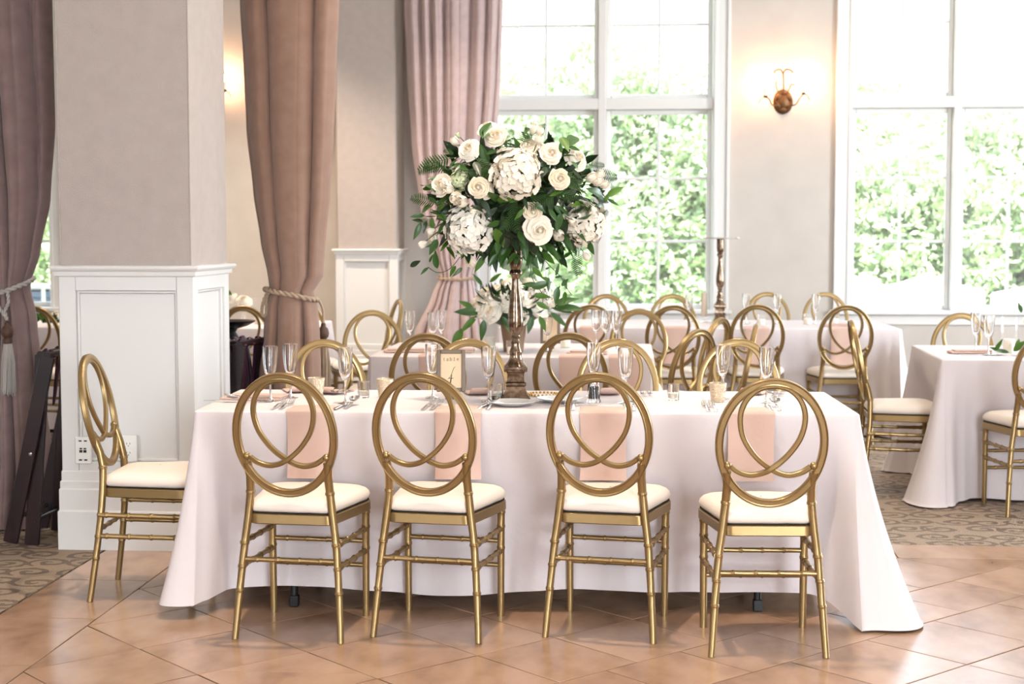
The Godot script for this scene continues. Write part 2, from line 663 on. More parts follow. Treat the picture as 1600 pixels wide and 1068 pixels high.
func make_window(called: String, label: String, at: Vector3, turn: float, w: float, halves := 2) -> void:
	# local x across, y up from the floor, z into the room; glass from 0.72 to 3.9
	var o := Node3D.new()
	o.name = called
	add_child(o)
	o.position = at
	o.rotation.y = turn
	o.set_meta("kind", "structure")
	o.set_meta("label", label)
	o.set_meta("category", "window")
	var h0 := 0.70
	var h1 := 3.96
	var tr0 := 2.52
	var tr1 := 2.62
	for s in [-1.0, 1.0]:
		var mb := MB.new()
		mb.box(Vector3(s * (w / 2 + 0.075), (h0 + h1) / 2, 0.012), Vector3(0.15, h1 - h0 + 0.1, 0.024), 0.004)
		mb.box(Vector3(s * (w / 2 + 0.135), (h0 + h1) / 2, 0.03), Vector3(0.03, h1 - h0 + 0.1, 0.03), 0.006)
		mb.box(Vector3(s * (w / 2 + 0.02), (h0 + h1) / 2, 0.02), Vector3(0.03, h1 - h0, 0.03), 0.006)
		part("casing", mb, M.paint, o)
		var jb := MB.new()
		jb.box(Vector3(s * (w / 2 + 0.004), (h0 + h1) / 2, -0.11), Vector3(0.012, h1 - h0, 0.22), 0.002)
		part("jamb", jb, M.paint, o)
	var hd := MB.new()
	hd.box(Vector3(0, h1 + 0.09, 0.015), Vector3(w + 0.36, 0.18, 0.03), 0.006)
	hd.box(Vector3(0, h1 + 0.19, 0.04), Vector3(w + 0.42, 0.04, 0.08), 0.008)
	hd.box(Vector3(0, h1 - 0.004, -0.11), Vector3(w, 0.012, 0.22), 0.002)
	part("head_casing", hd, M.paint, o)
	var sl := MB.new()
	sl.box(Vector3(0, h0 - 0.02, -0.09), Vector3(w + 0.36, 0.04, 0.34), 0.01)
	sl.box(Vector3(0, h0 - 0.085, 0.012), Vector3(w + 0.3, 0.09, 0.024), 0.005)
	part("sill", sl, M.paint, o)
	var tb := MB.new()
	tb.box(Vector3(0, (tr0 + tr1) / 2, -0.09), Vector3(w, tr1 - tr0, 0.14), 0.006)
	part("transom", tb, M.paint, o)
	for k in range(1, halves):
		var mu := MB.new()
		var mx := -w / 2 + w * k / halves
		mu.box(Vector3(mx, (h0 + h1) / 2, -0.09), Vector3(0.07, h1 - h0, 0.15), 0.006)
		part("mullion", mu, M.paint, o)
	var hw := w / halves
	for k in halves:
		for lev in 2:
			var a0 := -w / 2 + hw * k + (0.035 if k > 0 else 0.006)
			var a1 := -w / 2 + hw * (k + 1) - (0.035 if k < halves - 1 else 0.006)
			var b0 := h0 if lev == 0 else tr1
			var b1 := tr0 if lev == 0 else h1
			var f := 0.045
			var sash := MB.new()
			for q in [[a0, a0 + f, b0, b1], [a1 - f, a1, b0, b1], [a0 + f, a1 - f, b0, b0 + f], [a0 + f, a1 - f, b1 - f, b1]]:
				sash.box(Vector3((q[0] + q[1]) / 2, (q[2] + q[3]) / 2, -0.13), Vector3(q[1] - q[0], q[3] - q[2], 0.045), 0.006)
			part("sash", sash, M.paint, o)
			var rows := 3 if lev == 0 else 2
			a0 += f
			a1 -= f
			b0 += f
			b1 -= f
			var vb := MB.new()
			vb.box(Vector3((a0 + a1) / 2, (b0 + b1) / 2, -0.13), Vector3(0.027, b1 - b0, 0.035), 0.006)
			part("muntin", vb, M.paint, o)
			for r in range(1, rows):
				var hb := MB.new()
				hb.box(Vector3((a0 + a1) / 2, lerpf(b0, b1, float(r) / rows), -0.13), Vector3(a1 - a0, 0.027, 0.03), 0.006)
				part("muntin", hb, M.paint, o)
			var pb := MB.new()
			pb.box(Vector3.ZERO, Vector3((a1 - a0) / 2 - 0.006, (b1 - b0) / rows - 0.006, 0.004), 0.0005)
			var pm := pb.mesh()
			for r in rows:
				for c in 2:
					part("pane", pm, M.pane, o, Transform3D(Basis.IDENTITY, Vector3(lerpf(a0, a1, 0.25 + 0.5 * c), lerpf(b0, b1, (r + 0.5) / rows), -0.131)))


func room() -> void:
	var H := 4.7
	# stone floor: a grout bed and the tiles on it, each its own piece
	var bed := MB.new()
	bed.box(Vector3(2.1, -0.11, -1.25), Vector3(8.8, 0.2, 11.3), 0.001)
	var fl := struct("floor", bed, M.grout, "brown travertine tile floor laid on the diagonal with dark grout lines")
	var us := [-5.806, -5.415, -5.025, -4.63, -4.232, -3.827, -3.427, -3.11, -2.715, -2.31, -1.905, -1.5, -1.095, -0.69]
	var vs := [0.70, 1.105, 1.511, 1.916, 2.32, 2.726, 3.13, 3.472, 3.854, 4.262, 4.661, 5.064, 5.468, 5.87, 6.275, 6.68, 7.085]
	var area := PackedVector2Array([Vector2(-1.914, -6.58), Vector2(3.6, -6.58), Vector2(3.6, -2.9), Vector2(-1.914, -2.9)])
	var polys := []
	var R2 := sqrt(2.0)
	for i in us.size() - 1:
		var list := vs.duplicate()
		if i == 6:
			list = []
			for q in vs:
				list.append(q + 0.2)
		for j in list.size() - 1:
			var corners := PackedVector2Array()
			for uv in [[us[i], list[j]], [us[i + 1], list[j]], [us[i + 1], list[j + 1]], [us[i], list[j + 1]]]:
				corners.append(Vector2((uv[0] + uv[1]) / R2, (uv[0] - uv[1]) / R2))
			for pl in Geometry2D.intersect_polygons(corners, area):
				polys.append(pl)
	var z := -6.58
	for e in [-5.897, -5.292, -4.695, -4.09, -3.49, -2.9]:
		polys.append(PackedVector2Array([Vector2(-2.29, z), Vector2(-1.914, z), Vector2(-1.914, e), Vector2(-2.29, e)]))
		z = e
	polys.append(PackedVector2Array([Vector2(-2.29, -6.86), Vector2(-1.3, -6.86), Vector2(-1.3, -6.58), Vector2(-2.29, -6.58)]))
	var bx := -1.3
	for e in [-0.7, -0.1, 0.5, 1.16, 1.76, 2.4, 3.0, 3.6]:
		polys.append(PackedVector2Array([Vector2(bx, -6.86), Vector2(e, -6.86), Vector2(e, -6.58), Vector2(bx, -6.58)]))
		bx = e
	var kk := 0
	for pl in polys:
		var ar := 0.0
		for k in pl.size():
			ar += pl[k].cross(pl[(k + 1) % pl.size()])
		if abs(ar) < 0.006:
			continue
		var ins := Geometry2D.offset_polygon(pl, -0.0021, Geometry2D.JOIN_MITER)
		var ins2 := Geometry2D.offset_polygon(pl, -0.0043, Geometry2D.JOIN_MITER)
		if ins.is_empty() or ins2.is_empty() or ins[0].size() != ins2[0].size():
			continue
		var lift := rng.randf_range(-0.0004, 0.0004)
		var lo := PackedVector3Array()
		var mi := PackedVector3Array()
		var hi := PackedVector3Array()
		for q in ins[0]:
			lo.append(Vector3(q.x, -0.01, q.y))
			mi.append(Vector3(q.x, -0.0012 + lift, q.y))
		for q in ins2[0]:
			hi.append(Vector3(q.x, lift, q.y))
		var tb := MB.new()
		tb.hard([lo, mi, hi], true)
		tb.cap(hi, Vector3.UP)
		part("tile", tb, M.tiles[rng.randi() % 4], fl)
		kk += 1
	# the stone goes on towards and behind the camera
	var st := MB.new()
	st.box(Vector3(1.0, -0.05, 0.85), Vector3(11.0, 0.1, 7.5), 0.0005)
	struct("floor_001", st, M.tiles[0], "travertine floor near the camera")
	var cb := MB.new()
	cb.box(Vector3(-0.5, -0.06, -10.45), Vector3(14.0, 0.12, 7.18), 0.002)
	cb.box(Vector3(-4.9, -0.06, -1.43), Vector3(5.2, 0.12, 10.86), 0.002)
	cb.box(Vector3(5.05, -0.06, -4.88), Vector3(2.9, 0.12, 3.96), 0.002)
	var ct := solo("carpet", cb, M.carpet, "tan carpet with dark scrolling leaf pattern round the stone floor", "carpet")
	ct.set_meta("kind", "structure")
	# walls
	var wb := MB.new()
	wall_boxes(wb, -7.7, 6.7, H, [[-7.45, -5.44, 0.70, 3.96], [-1.26, 0.75, 0.70, 3.96], [1.99, 3.87, 0.70, 3.96]], 0.3, false, -14.0, -1.0)
	struct("wall_back", wb, M.wall, "warm beige window wall at the far end of the room")
	var wl := MB.new()
	wall_boxes(wl, -14.3, 4.8, H, [], 0.3, true, -7.5, -1.0)
	struct("wall_left", wl, M.wall, "plain beige side wall past the curtains")
	var wr := MB.new()
	wall_boxes(wr, -14.3, 4.8, H, [[-10.3, -7.7, 0.7, 3.96]], 0.3, true, 6.5, 1.0)
	struct("wall_right", wr, M.wall, "beige side wall with an opening for the unseen window")
	var wf := MB.new()
	wall_boxes(wf, -7.7, 6.7, H, [[-5.7, -3.1, 0.7, 3.96], [1.85, 4.45, 0.7, 3.96]], 0.3, false, 4.5, 1.0)
	struct("wall_front", wf, M.wall, "beige wall behind the camera with openings for two unseen windows")
	var ce := MB.new()
	ce.box(Vector3(-0.5, H + 0.1, -4.75), Vector3(14.6, 0.2, 19.2), 0.001)
	struct("ceiling", ce, M.ceiling, "plain white ceiling")
	make_window("window_1", "tall white gridded window behind the flowers, half covered by a curtain", Vector3(-0.255, 0, -14.0), 0.0, 2.01)
	make_window("window_2", "tall white gridded window beyond the wall lamp, white tents outside", Vector3(2.93, 0, -14.0), 0.0, 1.88)
	make_window("window_3", "window seen through the gap between the mauve curtain and the pillar", Vector3(-6.445, 0, -14.0), 0.0, 2.01)
	var wn := 4
	for d in [[Vector3(6.5, 0, -9.0), -PI / 2], [Vector3(-4.4, 0, 4.5), PI], [Vector3(3.15, 0, 4.5), PI]]:  # unseen windows, out of view, placed where the area lights shine in
		make_window("window_%d" % wn, "unseen tall white window outside the picture, placed to let light in", d[0], d[1], 2.6)
		wn += 1
	var bb := MB.new()
	for s in [[-5.29, -2.7], [-1.95, 6.5], [-7.5, -5.4]]:
		bb.box(Vector3((s[0] + s[1]) / 2, 0.09, -13.99), Vector3(s[1] - s[0], 0.18, 0.03), 0.006)
	struct("baseboard_back", bb, M.paint, "white baseboard along the window wall")


# ---------------------------------------------------------------- the pillars
func panelled(o: Node3D, sx: float, sz: float, h: float) -> void:
	# a white panelled dado round a square pillar, footprint sx by sz centred on o
	var core := MB.new()
	core.box(Vector3(0, h / 2, 0), Vector3(sx - 0.05, h - 0.02, sz - 0.05), 0.002)
	part("panel_field", core, M.paint, o)
	for f in 4:
		var turn := f * PI / 2
		var w := sx if f % 2 == 0 else sz
		var d := (sz if f % 2 == 0 else sx) / 2
		var bs := Basis(Vector3.UP, turn)
		var mb := MB.new()
		var st := 0.075
		var z := d - 0.0125
		var cut := 0.0 if f % 2 == 0 else 0.0252
		var sw := st - cut
		for sg in [-1.0, 1.0]:
			mb.box(bs * Vector3(sg * (w / 2 - cut - sw / 2), h / 2 + 0.15, z), absv(bs * Vector3(sw, h - 0.34, 0.025)), 0.003)
		mb.box(bs * Vector3(0, h - 0.0625, z), absv(bs * Vector3(w - 2 * st - 0.0004, 0.084, 0.025)), 0.003)
		mb.box(bs * Vector3(0, 0.362, z), absv(bs * Vector3(w - 2 * st - 0.0004, 0.056, 0.025)), 0.003)
		part("panel_frame", mb, M.paint, o)
		# small moulding just inside the frame
		var bd := MB.new()
		for q in [[-w / 2 + st + 0.0066, 0.0, 0], [w / 2 - st - 0.0066, 0.0, 0], [0.0, h - 0.1111, 1], [0.0, 0.3966, 1]]:
			if q[2] == 0:
				bd.box(bs * Vector3(q[0], (h - 0.10 + 0.39) / 2, d - 0.02), absv(bs * Vector3(0.014, h - 0.49, 0.018)), 0.006)
			else:
				bd.box(bs * Vector3(0, q[1], d - 0.02), absv(bs * Vector3(w - 2 * st, 0.014, 0.018)), 0.006)
		part("panel_moulding", bd, M.paint, o)
	var rings := [["baseboard", [Vector2(0.018, 0.0), Vector2(0.018, 0.168), Vector2(0.012, 0.176)]], ["base_moulding", [Vector2(0.012, 0.176), Vector2(0.012, 0.265), Vector2(0.008, 0.272), Vector2(0.008, 0.300), Vector2(0.003, 0.306), Vector2(0.003, 0.345), Vector2(0.0, 0.35)]], ["cap_moulding", [Vector2(0.0, h - 0.045), Vector2(0.012, h - 0.04), Vector2(0.014, h - 0.022), Vector2(0.024, h - 0.016), Vector2(0.03, h - 0.008), Vector2(0.03, h - 0.002), Vector2(0.024, h + 0.004), Vector2(-0.03, h + 0.006)]]]
	for r in rings:
		var mb := MB.new()
		var rows := []
		for p in r[1]:
			rows.append(PackedVector3Array([Vector3(-sx / 2 - p.x, p.y, -sz / 2 - p.x), Vector3(sx / 2 + p.x, p.y, -sz / 2 - p.x), Vector3(sx / 2 + p.x, p.y, sz / 2 + p.x), Vector3(-sx / 2 - p.x, p.y, sz / 2 + p.x)]))
		for k in 4:
			for j in rows.size() - 1:
				var a: Vector3 = rows[j][k]
				var b: Vector3 = rows[j][(k + 1) % 4]
				var c: Vector3 = rows[j + 1][k]
				var nn := (c - a).cross(b - a)
				mb.grid([PackedVector3Array([a, b]), PackedVector3Array([c, rows[j + 1][(k + 1) % 4]])], false, false, 1 if nn.dot((a + b) / 2 * Vector3(1, 0, 1)) < 0.0 and abs(nn.normalized().y) < 0.9 else 0)
		part(r[0], mb, M.paint, o)


func absv(q: Vector3) -> Vector3:
	return q.abs()


func pillars() -> void:
	var o := thing("pillar", "broad pillar with white panelled dado and taupe fabric above, nearest the camera", "pillar", Vector3(-2.185, 0, -6.775))
	o.set_meta("kind", "structure")
	panelled(o, 0.60, 0.59, 1.245)
	# fabric-wrapped upper part, padded and swelling on the right face
	var mb := MB.new()
	var rows := []
	for k in 41:
		var h := 1.235 + (4.7 - 1.235) * pow(k / 40.0, 1.4)
		var row := PackedVector3Array()
		var low := exp(-(h - 1.235) * 2.2)
		for s in 96:
			var side := s / 24
			var u := (s % 24) / 24.0
			var p := Vector2.ZERO
			var hx := 0.292
			var hz := 0.288
			var pad := 0.006 * sin(PI * u)
			if side == 0:
				p = Vector2(lerpf(-hx, hx, u), hz + pad)
			elif side == 1:
				pad = (0.012 - 0.028 * low * sin(PI * clampf(u * 1.5, 0, 1))) * sin(PI * u) + 0.0016 * sin(u * 40.0 + h * 3.0) * low
				p = Vector2(hx + pad, lerpf(hz, -hz, u))
			elif side == 2:
				p = Vector2(lerpf(hx, -hx, u), -hz - pad)
			else:
				p = Vector2(-hx - pad, lerpf(-hz, hz, u))
			row.append(Vector3(p.x, h, p.y))
		rows.append(row)
	for side in 4:
		var strip := []
		for row in rows:
			var r := PackedVector3Array()
			for j in 25:
				r.append(row[(side * 24 + j) % 96])
			strip.append(r)
		var a: Vector3 = strip[0][0]
		var nn: Vector3 = (strip[1][0] - a).cross(strip[0][1] - a)
		mb.grid(strip, false, false, 1 if nn.dot(Vector3(a.x + strip[0][24].x, 0, a.z + strip[0][24].z)) < 0 else 0)
	part("fabric_cover", mb, M.wallcloth, o)
	for sx in [1.0, -1.0]:
		var pipe := MB.new()
		pipe.tube([Vector3(sx * 0.290, 1.24, 0.288), Vector3(sx * 0.290, 3.0, 0.288), Vector3(sx * 0.290, 4.68, 0.288)], 0.0045, 8)
		part("piping", pipe, M.wallcloth, o)
	var p3 := thing("pillar", "added pillar outside the picture, past the mauve curtain, blocking window glare on the tiles", "pillar", Vector3(-3.62, 0, -6.85))  # added out of view to block the far window's reflection on the floor
	p3.set_meta("kind", "structure")
	panelled(p3, 0.60, 0.55, 1.245)
	var u3 := MB.new()
	u3.box(Vector3(0, 2.97, 0), Vector3(0.585, 3.46, 0.535), 0.02)
	part("fabric_cover", u3, M.wallcloth, p3)
	# the second one stands against the window wall
	var q := thing("pillar", "slim pillar with white dado against the far wall, beside the pink curtain", "pillar", Vector3(-2.345, 0, -13.75))
	q.set_meta("kind", "structure")
	panelled(q, 0.56, 0.5, 1.25)
	var ub := MB.new()
	ub.box(Vector3(0, 2.97, 0), Vector3(0.545, 3.46, 0.485), 0.02)
	part("fabric_cover", ub, M.wallcloth, q)
	# sockets on the near pillar
	var so := thing("wall_socket", "white double power socket on the pillar base, behind the side chair's seat", "socket", Vector3(-2.181, 0.45, -6.4795))
	var pb := MB.new()
	pb.box(Vector3(0, 0, 0.005), Vector3(0.072, 0.118, 0.010), 0.003)
	part("cover_plate", pb, M.plastic, so)
	for s in [-1.0, 1.0]:
		var rb := MB.new()
		var oval := []
		for k in 20:
			var a := TAU * k / 20
			oval.append(Vector3(cos(a) * 0.017, s * 0.020 + sin(a) * 0.0145, 0.0))
		var f0 := PackedVector3Array()
		var f1 := PackedVector3Array()
		for p in oval:
			f0.append(p + Vector3(0, 0, 0.009))
			f1.append(p + Vector3(0, 0, 0.013))
		rb.hard([f0, f1], true)
		rb.cap(f1, Vector3(0, 0, 1))
		var ou := part("outlet", rb, M.plastic, so)
		var hb := MB.new()
		hb.box(Vector3(-0.007, s * 0.020 + 0.003, 0.0131), Vector3(0.0025, 0.008, 0.001), 0.0003)
		hb.box(Vector3(0.007, s * 0.020 + 0.003, 0.0131), Vector3(0.0025, 0.008, 0.001), 0.0003)
		hb.box(Vector3(0, s * 0.020 - 0.007, 0.0131), Vector3(0.004, 0.004, 0.001), 0.0003)
		part("slot", hb, M.black, ou)
	var jo := thing("jack_plate", "white data plate with small jacks on the pillar, behind the side chair's oval back", "socket", Vector3(-2.386, 0.44, -6.4795))
	var jb := MB.new()
	jb.box(Vector3(0, 0, 0.005), Vector3(0.072, 0.118, 0.010), 0.003)
	part("cover_plate", jb, M.plastic, jo)
	for r in [[-0.042, 0.028], [0.0, 0.02], [0.042, 0.028]]:
		for s in [-1.0, 1.0]:
			var kb := MB.new()
			if r[0] == 0.0:
				kb.box(Vector3(s * 0.009, -0.004, 0.0105), Vector3(0.014, 0.012, 0.002), 0.001)
				kb.box(Vector3(s * 0.009, 0.008, 0.0105), Vector3(0.012, 0.006, 0.002), 0.001)
			else:
				kb.box(Vector3(s * 0.012, r[0], 0.0105), Vector3(0.014, 0.006, 0.002), 0.001)
			part("jack", kb, M.black, jo)


# ---------------------------------------------------------------- the curtains
func curtain_mesh(keys: Array, top: float, bottom: float, z: float, folds: Array, thick: float) -> MB:
	# keys: [h, x left, x right, fold depth, lean in z]; a gathered bundle with a front and a back
	var mb := MB.new()
	var rows := []
	var NF := 130
	var NH := 90
	for k in NH + 1:
		var h := lerpf(top, bottom, k / float(NH))
		var q := lerp_key(keys, h)
		var row := PackedVector3Array()
		for side in 2:
			for j in NF:
				var u := j / float(NF - 1)
				if side == 1:
					u = 1.0 - u
				var f := 0.0
				for w in folds:
					f += w[1] * pow(abs(sin(PI * ((u + 0.055 * sin(TAU * u * 1.5 + w[0] * 1.7)) * w[0] + w[2] + 0.06 * sin(h * 1.3 + w[0])))), 0.42)
				var edge := sin(PI * u)
				var taper: float = clampf(edge * 4.0, 0.0, 1.0)
				var zz: float = (thick * 0.5 * sqrt(edge) + q[2] * (f - 0.5) * taper) if side == 0 else (-thick * 0.5 * sqrt(edge) + q[2] * 0.5 * (f - 0.5) * taper)
				row.append(Vector3(lerpf(q[0], q[1], u), h, z + q[3] + zz))
		rows.append(row)
	mb.grid(rows, true)
	return mb


func tie_rope(o: Node3D, pts: Array, r: float, m: Material) -> void:
	# two twisted strands round a closed or open path
	var path := spline(pts, 10)
	for s in 2:
		var tw := []
		for k in path.size():
			var d: Vector3 = (path[min(k + 1, path.size() - 1)] - path[max(k - 1, 0)]).normalized()
			var a := k * 0.85 + s * PI
			var side := d.cross(Vector3(0.1, 1, 0.05)).normalized()
			tw.append(path[k] + (side * cos(a) + d.cross(side) * sin(a)) * r * 0.6)
		var mb := MB.new()
		mb.tube(tw, r * 0.72, 7)
		part("strand", mb, m, o)


func tassel(o: Node3D, at: Vector3, s: float, head: Material, fringe: Material) -> void:
	var mb := MB.new()
	mb.lathe([Vector2(0.003, 0.0), Vector2(0.010, -0.006), Vector2(0.012, -0.02), Vector2(0.022, -0.03), Vector2(0.027, -0.05), Vector2(0.024, -0.068), Vector2(0.014, -0.078), Vector2(0.020, -0.085), Vector2(0.022, -0.10), Vector2(0.018, -0.106)].map(func(p): return p * s), 18, at)
	part("tassel_head", mb, head, o)
	var fb := MB.new()
	for k in 46:
		var a := TAU * k / 46.0
		var r0 := 0.018 * s * (0.6 + 0.4 * rng.randf())
		var ln := (0.22 + 0.03 * rng.randf()) * s
		var sp := (0.022 + 0.012 * rng.randf()) * s
		fb.tube([at + Vector3(cos(a) * r0, -0.10 * s, sin(a) * r0), at + Vector3(cos(a) * sp * 0.9, -0.10 * s - ln * 0.4, sin(a) * sp * 0.9), at + Vector3(cos(a + 0.2) * sp, -0.10 * s - ln, sin(a + 0.2) * sp)], 0.0022 * s, 4)
	var t := part("tassel_fringe", fb, fringe, o)
	t.set_meta("kind", "stuff")


func curtains() -> void:
	# beside the near pillar
	var k2 := [[3.3, -1.93, -1.39, 0.075, 0.0], [2.5, -1.90, -1.41, 0.075, 0.0], [2.2, -1.885, -1.425, 0.072, 0.0], [1.9, -1.875, -1.44, 0.068, 0.0], [1.6, -1.845, -1.46, 0.062, 0.0], [1.35, -1.81, -1.485, 0.06, 0.0], [1.18, -1.775, -1.50, 0.045, 0.0], [1.105, -1.765, -1.55, 0.03, 0.0], [1.04, -1.79, -1.53, 0.05, 0.0], [0.9, -1.80, -1.52, 0.07, 0.0], [0.7, -1.83, -1.515, 0.068, 0.0], [0.01, -1.87, -1.50, 0.11, 0.0]]
	var c2 := thing("curtain", "brown velvet curtain tied with a twisted rope, standing beside the near pillar", "curtain", Vector3.ZERO, 0.0, "tied velvet curtains")
	part("drape", curtain_mesh(k2, 3.3, 0.008, -7.4, [[2.6, 1.0, 0.12], [6.0, 0.05, 0.3]], 0.20), M.velvet, c2)
	tie_rope(c2, [Vector3(-1.70, 1.09, -7.53), Vector3(-1.785, 1.115, -7.42), Vector3(-1.765, 1.112, -7.335), Vector3(-1.70, 1.105, -7.265), Vector3(-1.62, 1.09, -7.27), Vector3(-1.55, 1.07, -7.33), Vector3(-1.535, 1.065, -7.42), Vector3(-1.60, 1.08, -7.53)], 0.011, M.rope)
	tie_rope(c2, [Vector3(-1.765, 1.10, -7.33), Vector3(-1.782, 1.05, -7.315), Vector3(-1.79, 1.0, -7.32), Vector3(-1.778, 0.985, -7.32), Vector3(-1.765, 1.01, -7.32), Vector3(-1.768, 1.06, -7.32), Vector3(-1.762, 1.10, -7.32)], 0.007, M.rope)
	tassel(c2, Vector3(-1.512, 0.95, -7.45), 1.05, M.rope_dark, M.rope)
	var cord := MB.new()
	cord.tube(spline([Vector3(-1.535, 1.07, -7.42), Vector3(-1.515, 1.02, -7.45), Vector3(-1.512, 0.945, -7.45)], 5), 0.006, 6)
	part("tassel_cord", cord, M.rope, c2)
	# at the picture's left edge
	var k1 := [[3.3, -3.399, -2.678, 0.12, 0.0], [2.4, -3.358, -2.685, 0.12, 0.0], [1.9, -3.296, -2.683, 0.11, 0.0], [1.55, -3.193, -2.714, 0.09, 0.0], [1.3, -3.090, -2.771, 0.07, 0.0], [1.14, -3.018, -2.827, 0.04, 0.0], [1, -3.039, -2.796, 0.06, 0.0], [0.7, -3.090, -2.771, 0.08, 0.0], [0.3, -3.141, -2.729, 0.1, 0.0], [0.01, -3.193, -2.714, 0.11, 0.0]]
	var c1 := thing("curtain", "mauve velvet curtain with a pale rope and tassel, cut off by the picture's edge", "curtain", Vector3.ZERO, 0.0, "tied velvet curtains")
	part("drape", curtain_mesh(k1, 3.3, 0.008, -7.0, [[4.0, 1.0, 0.32], [9.0, 0.15, 0.3]], 0.20), M.velvet_mauve, c1)
	tie_rope(c1, [Vector3(-2.966, 1.12, -7.120), Vector3(-3.039, 1.115, -7.000), Vector3(-2.987, 1.11, -6.900), Vector3(-2.915, 1.115, -6.870), Vector3(-2.843, 1.14, -6.890), Vector3(-2.810, 1.165, -6.970), Vector3(-2.843, 1.18, -7.100)], 0.010, M.rope_grey)
	tie_rope(c1, [Vector3(-2.915, 1.115, -6.860), Vector3(-2.925, 1.07, -6.855), Vector3(-2.899, 1.03, -6.850), Vector3(-2.874, 0.99, -6.850)], 0.007, M.rope_grey)
	tie_rope(c1, [Vector3(-2.874, 1.12, -6.860), Vector3(-2.869, 1.07, -6.855), Vector3(-2.884, 1.03, -6.850), Vector3(-2.874, 0.99, -6.850)], 0.007, M.rope_grey)
	tassel(c1, Vector3(-2.874, 0.985, -6.850), 1.0, M.rope_dark, M.rope_grey)
	# in front of the far window
	var k3 := [[4.2, -2.03, -1.08, 0.13, 0.0], [3.4, -2.0, -1.12, 0.13, 0.0], [2.8, -1.975, -1.14, 0.12, 0.0], [2.2, -1.94, -1.18, 0.11, 0.0], [1.6, -1.86, -1.26, 0.09, 0.0], [1.2, -1.76, -1.33, 0.07, 0.0], [1.0, -1.69, -1.39, 0.05, 0.0], [0.85, -1.76, -1.36, 0.06, 0.0], [0.5, -1.92, -1.29, 0.1, 0.0], [0.01, -2.05, -1.2, 0.12, 0.0]]
	var c3 := thing("curtain", "pink curtain before the far window behind the flowers, backlight painted into its colour", "curtain", Vector3.ZERO, 0.0, "tied velvet curtains")
	part("drape", curtain_mesh(k3, 4.2, 0.008, -13.55, [[6.0, 1.0, 0.2], [13.0, 0.15, 0.1]], 0.2), M.velvet_backlit, c3)
	tie_rope(c3, [Vector3(-1.60, 1.0, -13.66), Vector3(-1.70, 1.0, -13.55), Vector3(-1.65, 0.99, -13.45), Vector3(-1.54, 0.985, -13.42), Vector3(-1.43, 0.99, -13.45), Vector3(-1.38, 1.0, -13.55), Vector3(-1.48, 1.0, -13.66)], 0.012, M.rope)
	for d in [[Vector3(-2.35, 3.33, -7.4), 1.1, "curtain pole over the brown curtain"], [Vector3(-3.0, 3.33, -7.0), 0.85, "curtain pole over the mauve curtain"], [Vector3(-0.4, 4.23, -13.55), 3.4, "curtain pole over the pink curtain"]]:
		var rod := thing("curtain_pole", d[2], "curtain pole", d[0])
		var rb := MB.new()
		rb.tube([Vector3(-d[1] / 2 if d[1] > 3 else -0.5, 0, 0), Vector3(0.3, 0, 0), Vector3(d[1], 0, 0) if d[1] < 3 else Vector3(d[1] / 2, 0, 0)], 0.02, 12)
		part("pole", rb, M.brass, rod)
		var hb := MB.new()
		hb.box(Vector3(0.1, (4.7 - d[0].y) / 2, 0), Vector3(0.02, 4.7 - d[0].y, 0.02), 0.003)
		part("hanger", hb, M.brass, rod)


# ------------------------------------------------------------------ the chairs
func bamboo(mb: MB, ctrl: Array, r0: float, r1: float, rings: Array, bump := 0.003, half := 0.005, seg := 12) -> void:
	# a turned rod along ctrl with raised rings at the given distances from its start
	var path := spline(ctrl, 8)
	var acc := [0.0]
	for k in range(1, path.size()):
		acc.append(acc[k - 1] + path[k].distance_to(path[k - 1]))
	var total: float = acc[-1]
	var at := []
	for k in 13:
		at.append([total * k / 12.0, 0.0])
	for g in rings:
		at = at.filter(func(q): return abs(q[0] - g) > half * 1.6 or q[0] == 0.0 or q[0] == total)
		for q in [[-1.25, 0.0], [-1.0, 0.55], [-0.5, 1.0], [-0.12, 0.9], [0.0, 0.35], [0.12, 0.9], [0.5, 1.0], [1.0, 0.55], [1.25, 0.0]]:
			at.append([g + q[0] * half, q[1]])
	at.sort_custom(func(p, q): return p[0] < q[0])
	var pts := []
	var rad := []
	for q in at:
		var k := 0
		while k < acc.size() - 2 and acc[k + 1] < q[0]:
			k += 1
		var u: float = (q[0] - acc[k]) / max(1e-6, acc[k + 1] - acc[k])
		pts.append(path[k].lerp(path[k + 1], u))
		rad.append(lerpf(r0, r1, clampf(q[0] / total, 0, 1)) + bump * q[1])
	mb.tube(pts, rad, seg)


func seat_outline(grow: float, front := 0.208, back := 0.150, zf := -0.222, zb := 0.150) -> Array:
	# rounded trapezoid, bulging a little at the front
	var P := []
	var c := [Vector2(-front - grow, zf - grow), Vector2(front + grow, zf - grow), Vector2(back + grow, zb + grow), Vector2(-back - grow, zb + grow)]
	for k in 4:
		var a: Vector2 = c[(k + 3) % 4]
		var b: Vector2 = c[k]
		var d: Vector2 = c[(k + 1) % 4]
		var r := 0.075 if k < 2 else 0.035
		var p0: Vector2 = b + (a - b).normalized() * r
		var p1: Vector2 = b + (d - b).normalized() * r
		for j in 9:
			var u := j / 8.0
			P.append(p0.lerp(b, u).lerp(b.lerp(p1, u), u))
		for j in range(1, 5):
			var u := j / 5.0
			var q: Vector2 = p1.lerp(d + (b - d).normalized() * (0.075 if (k + 1) % 4 < 2 else 0.035), u)
			if k == 0:
				q.y -= 0.014 * sin(PI * u)
			P.append(q)
	return P


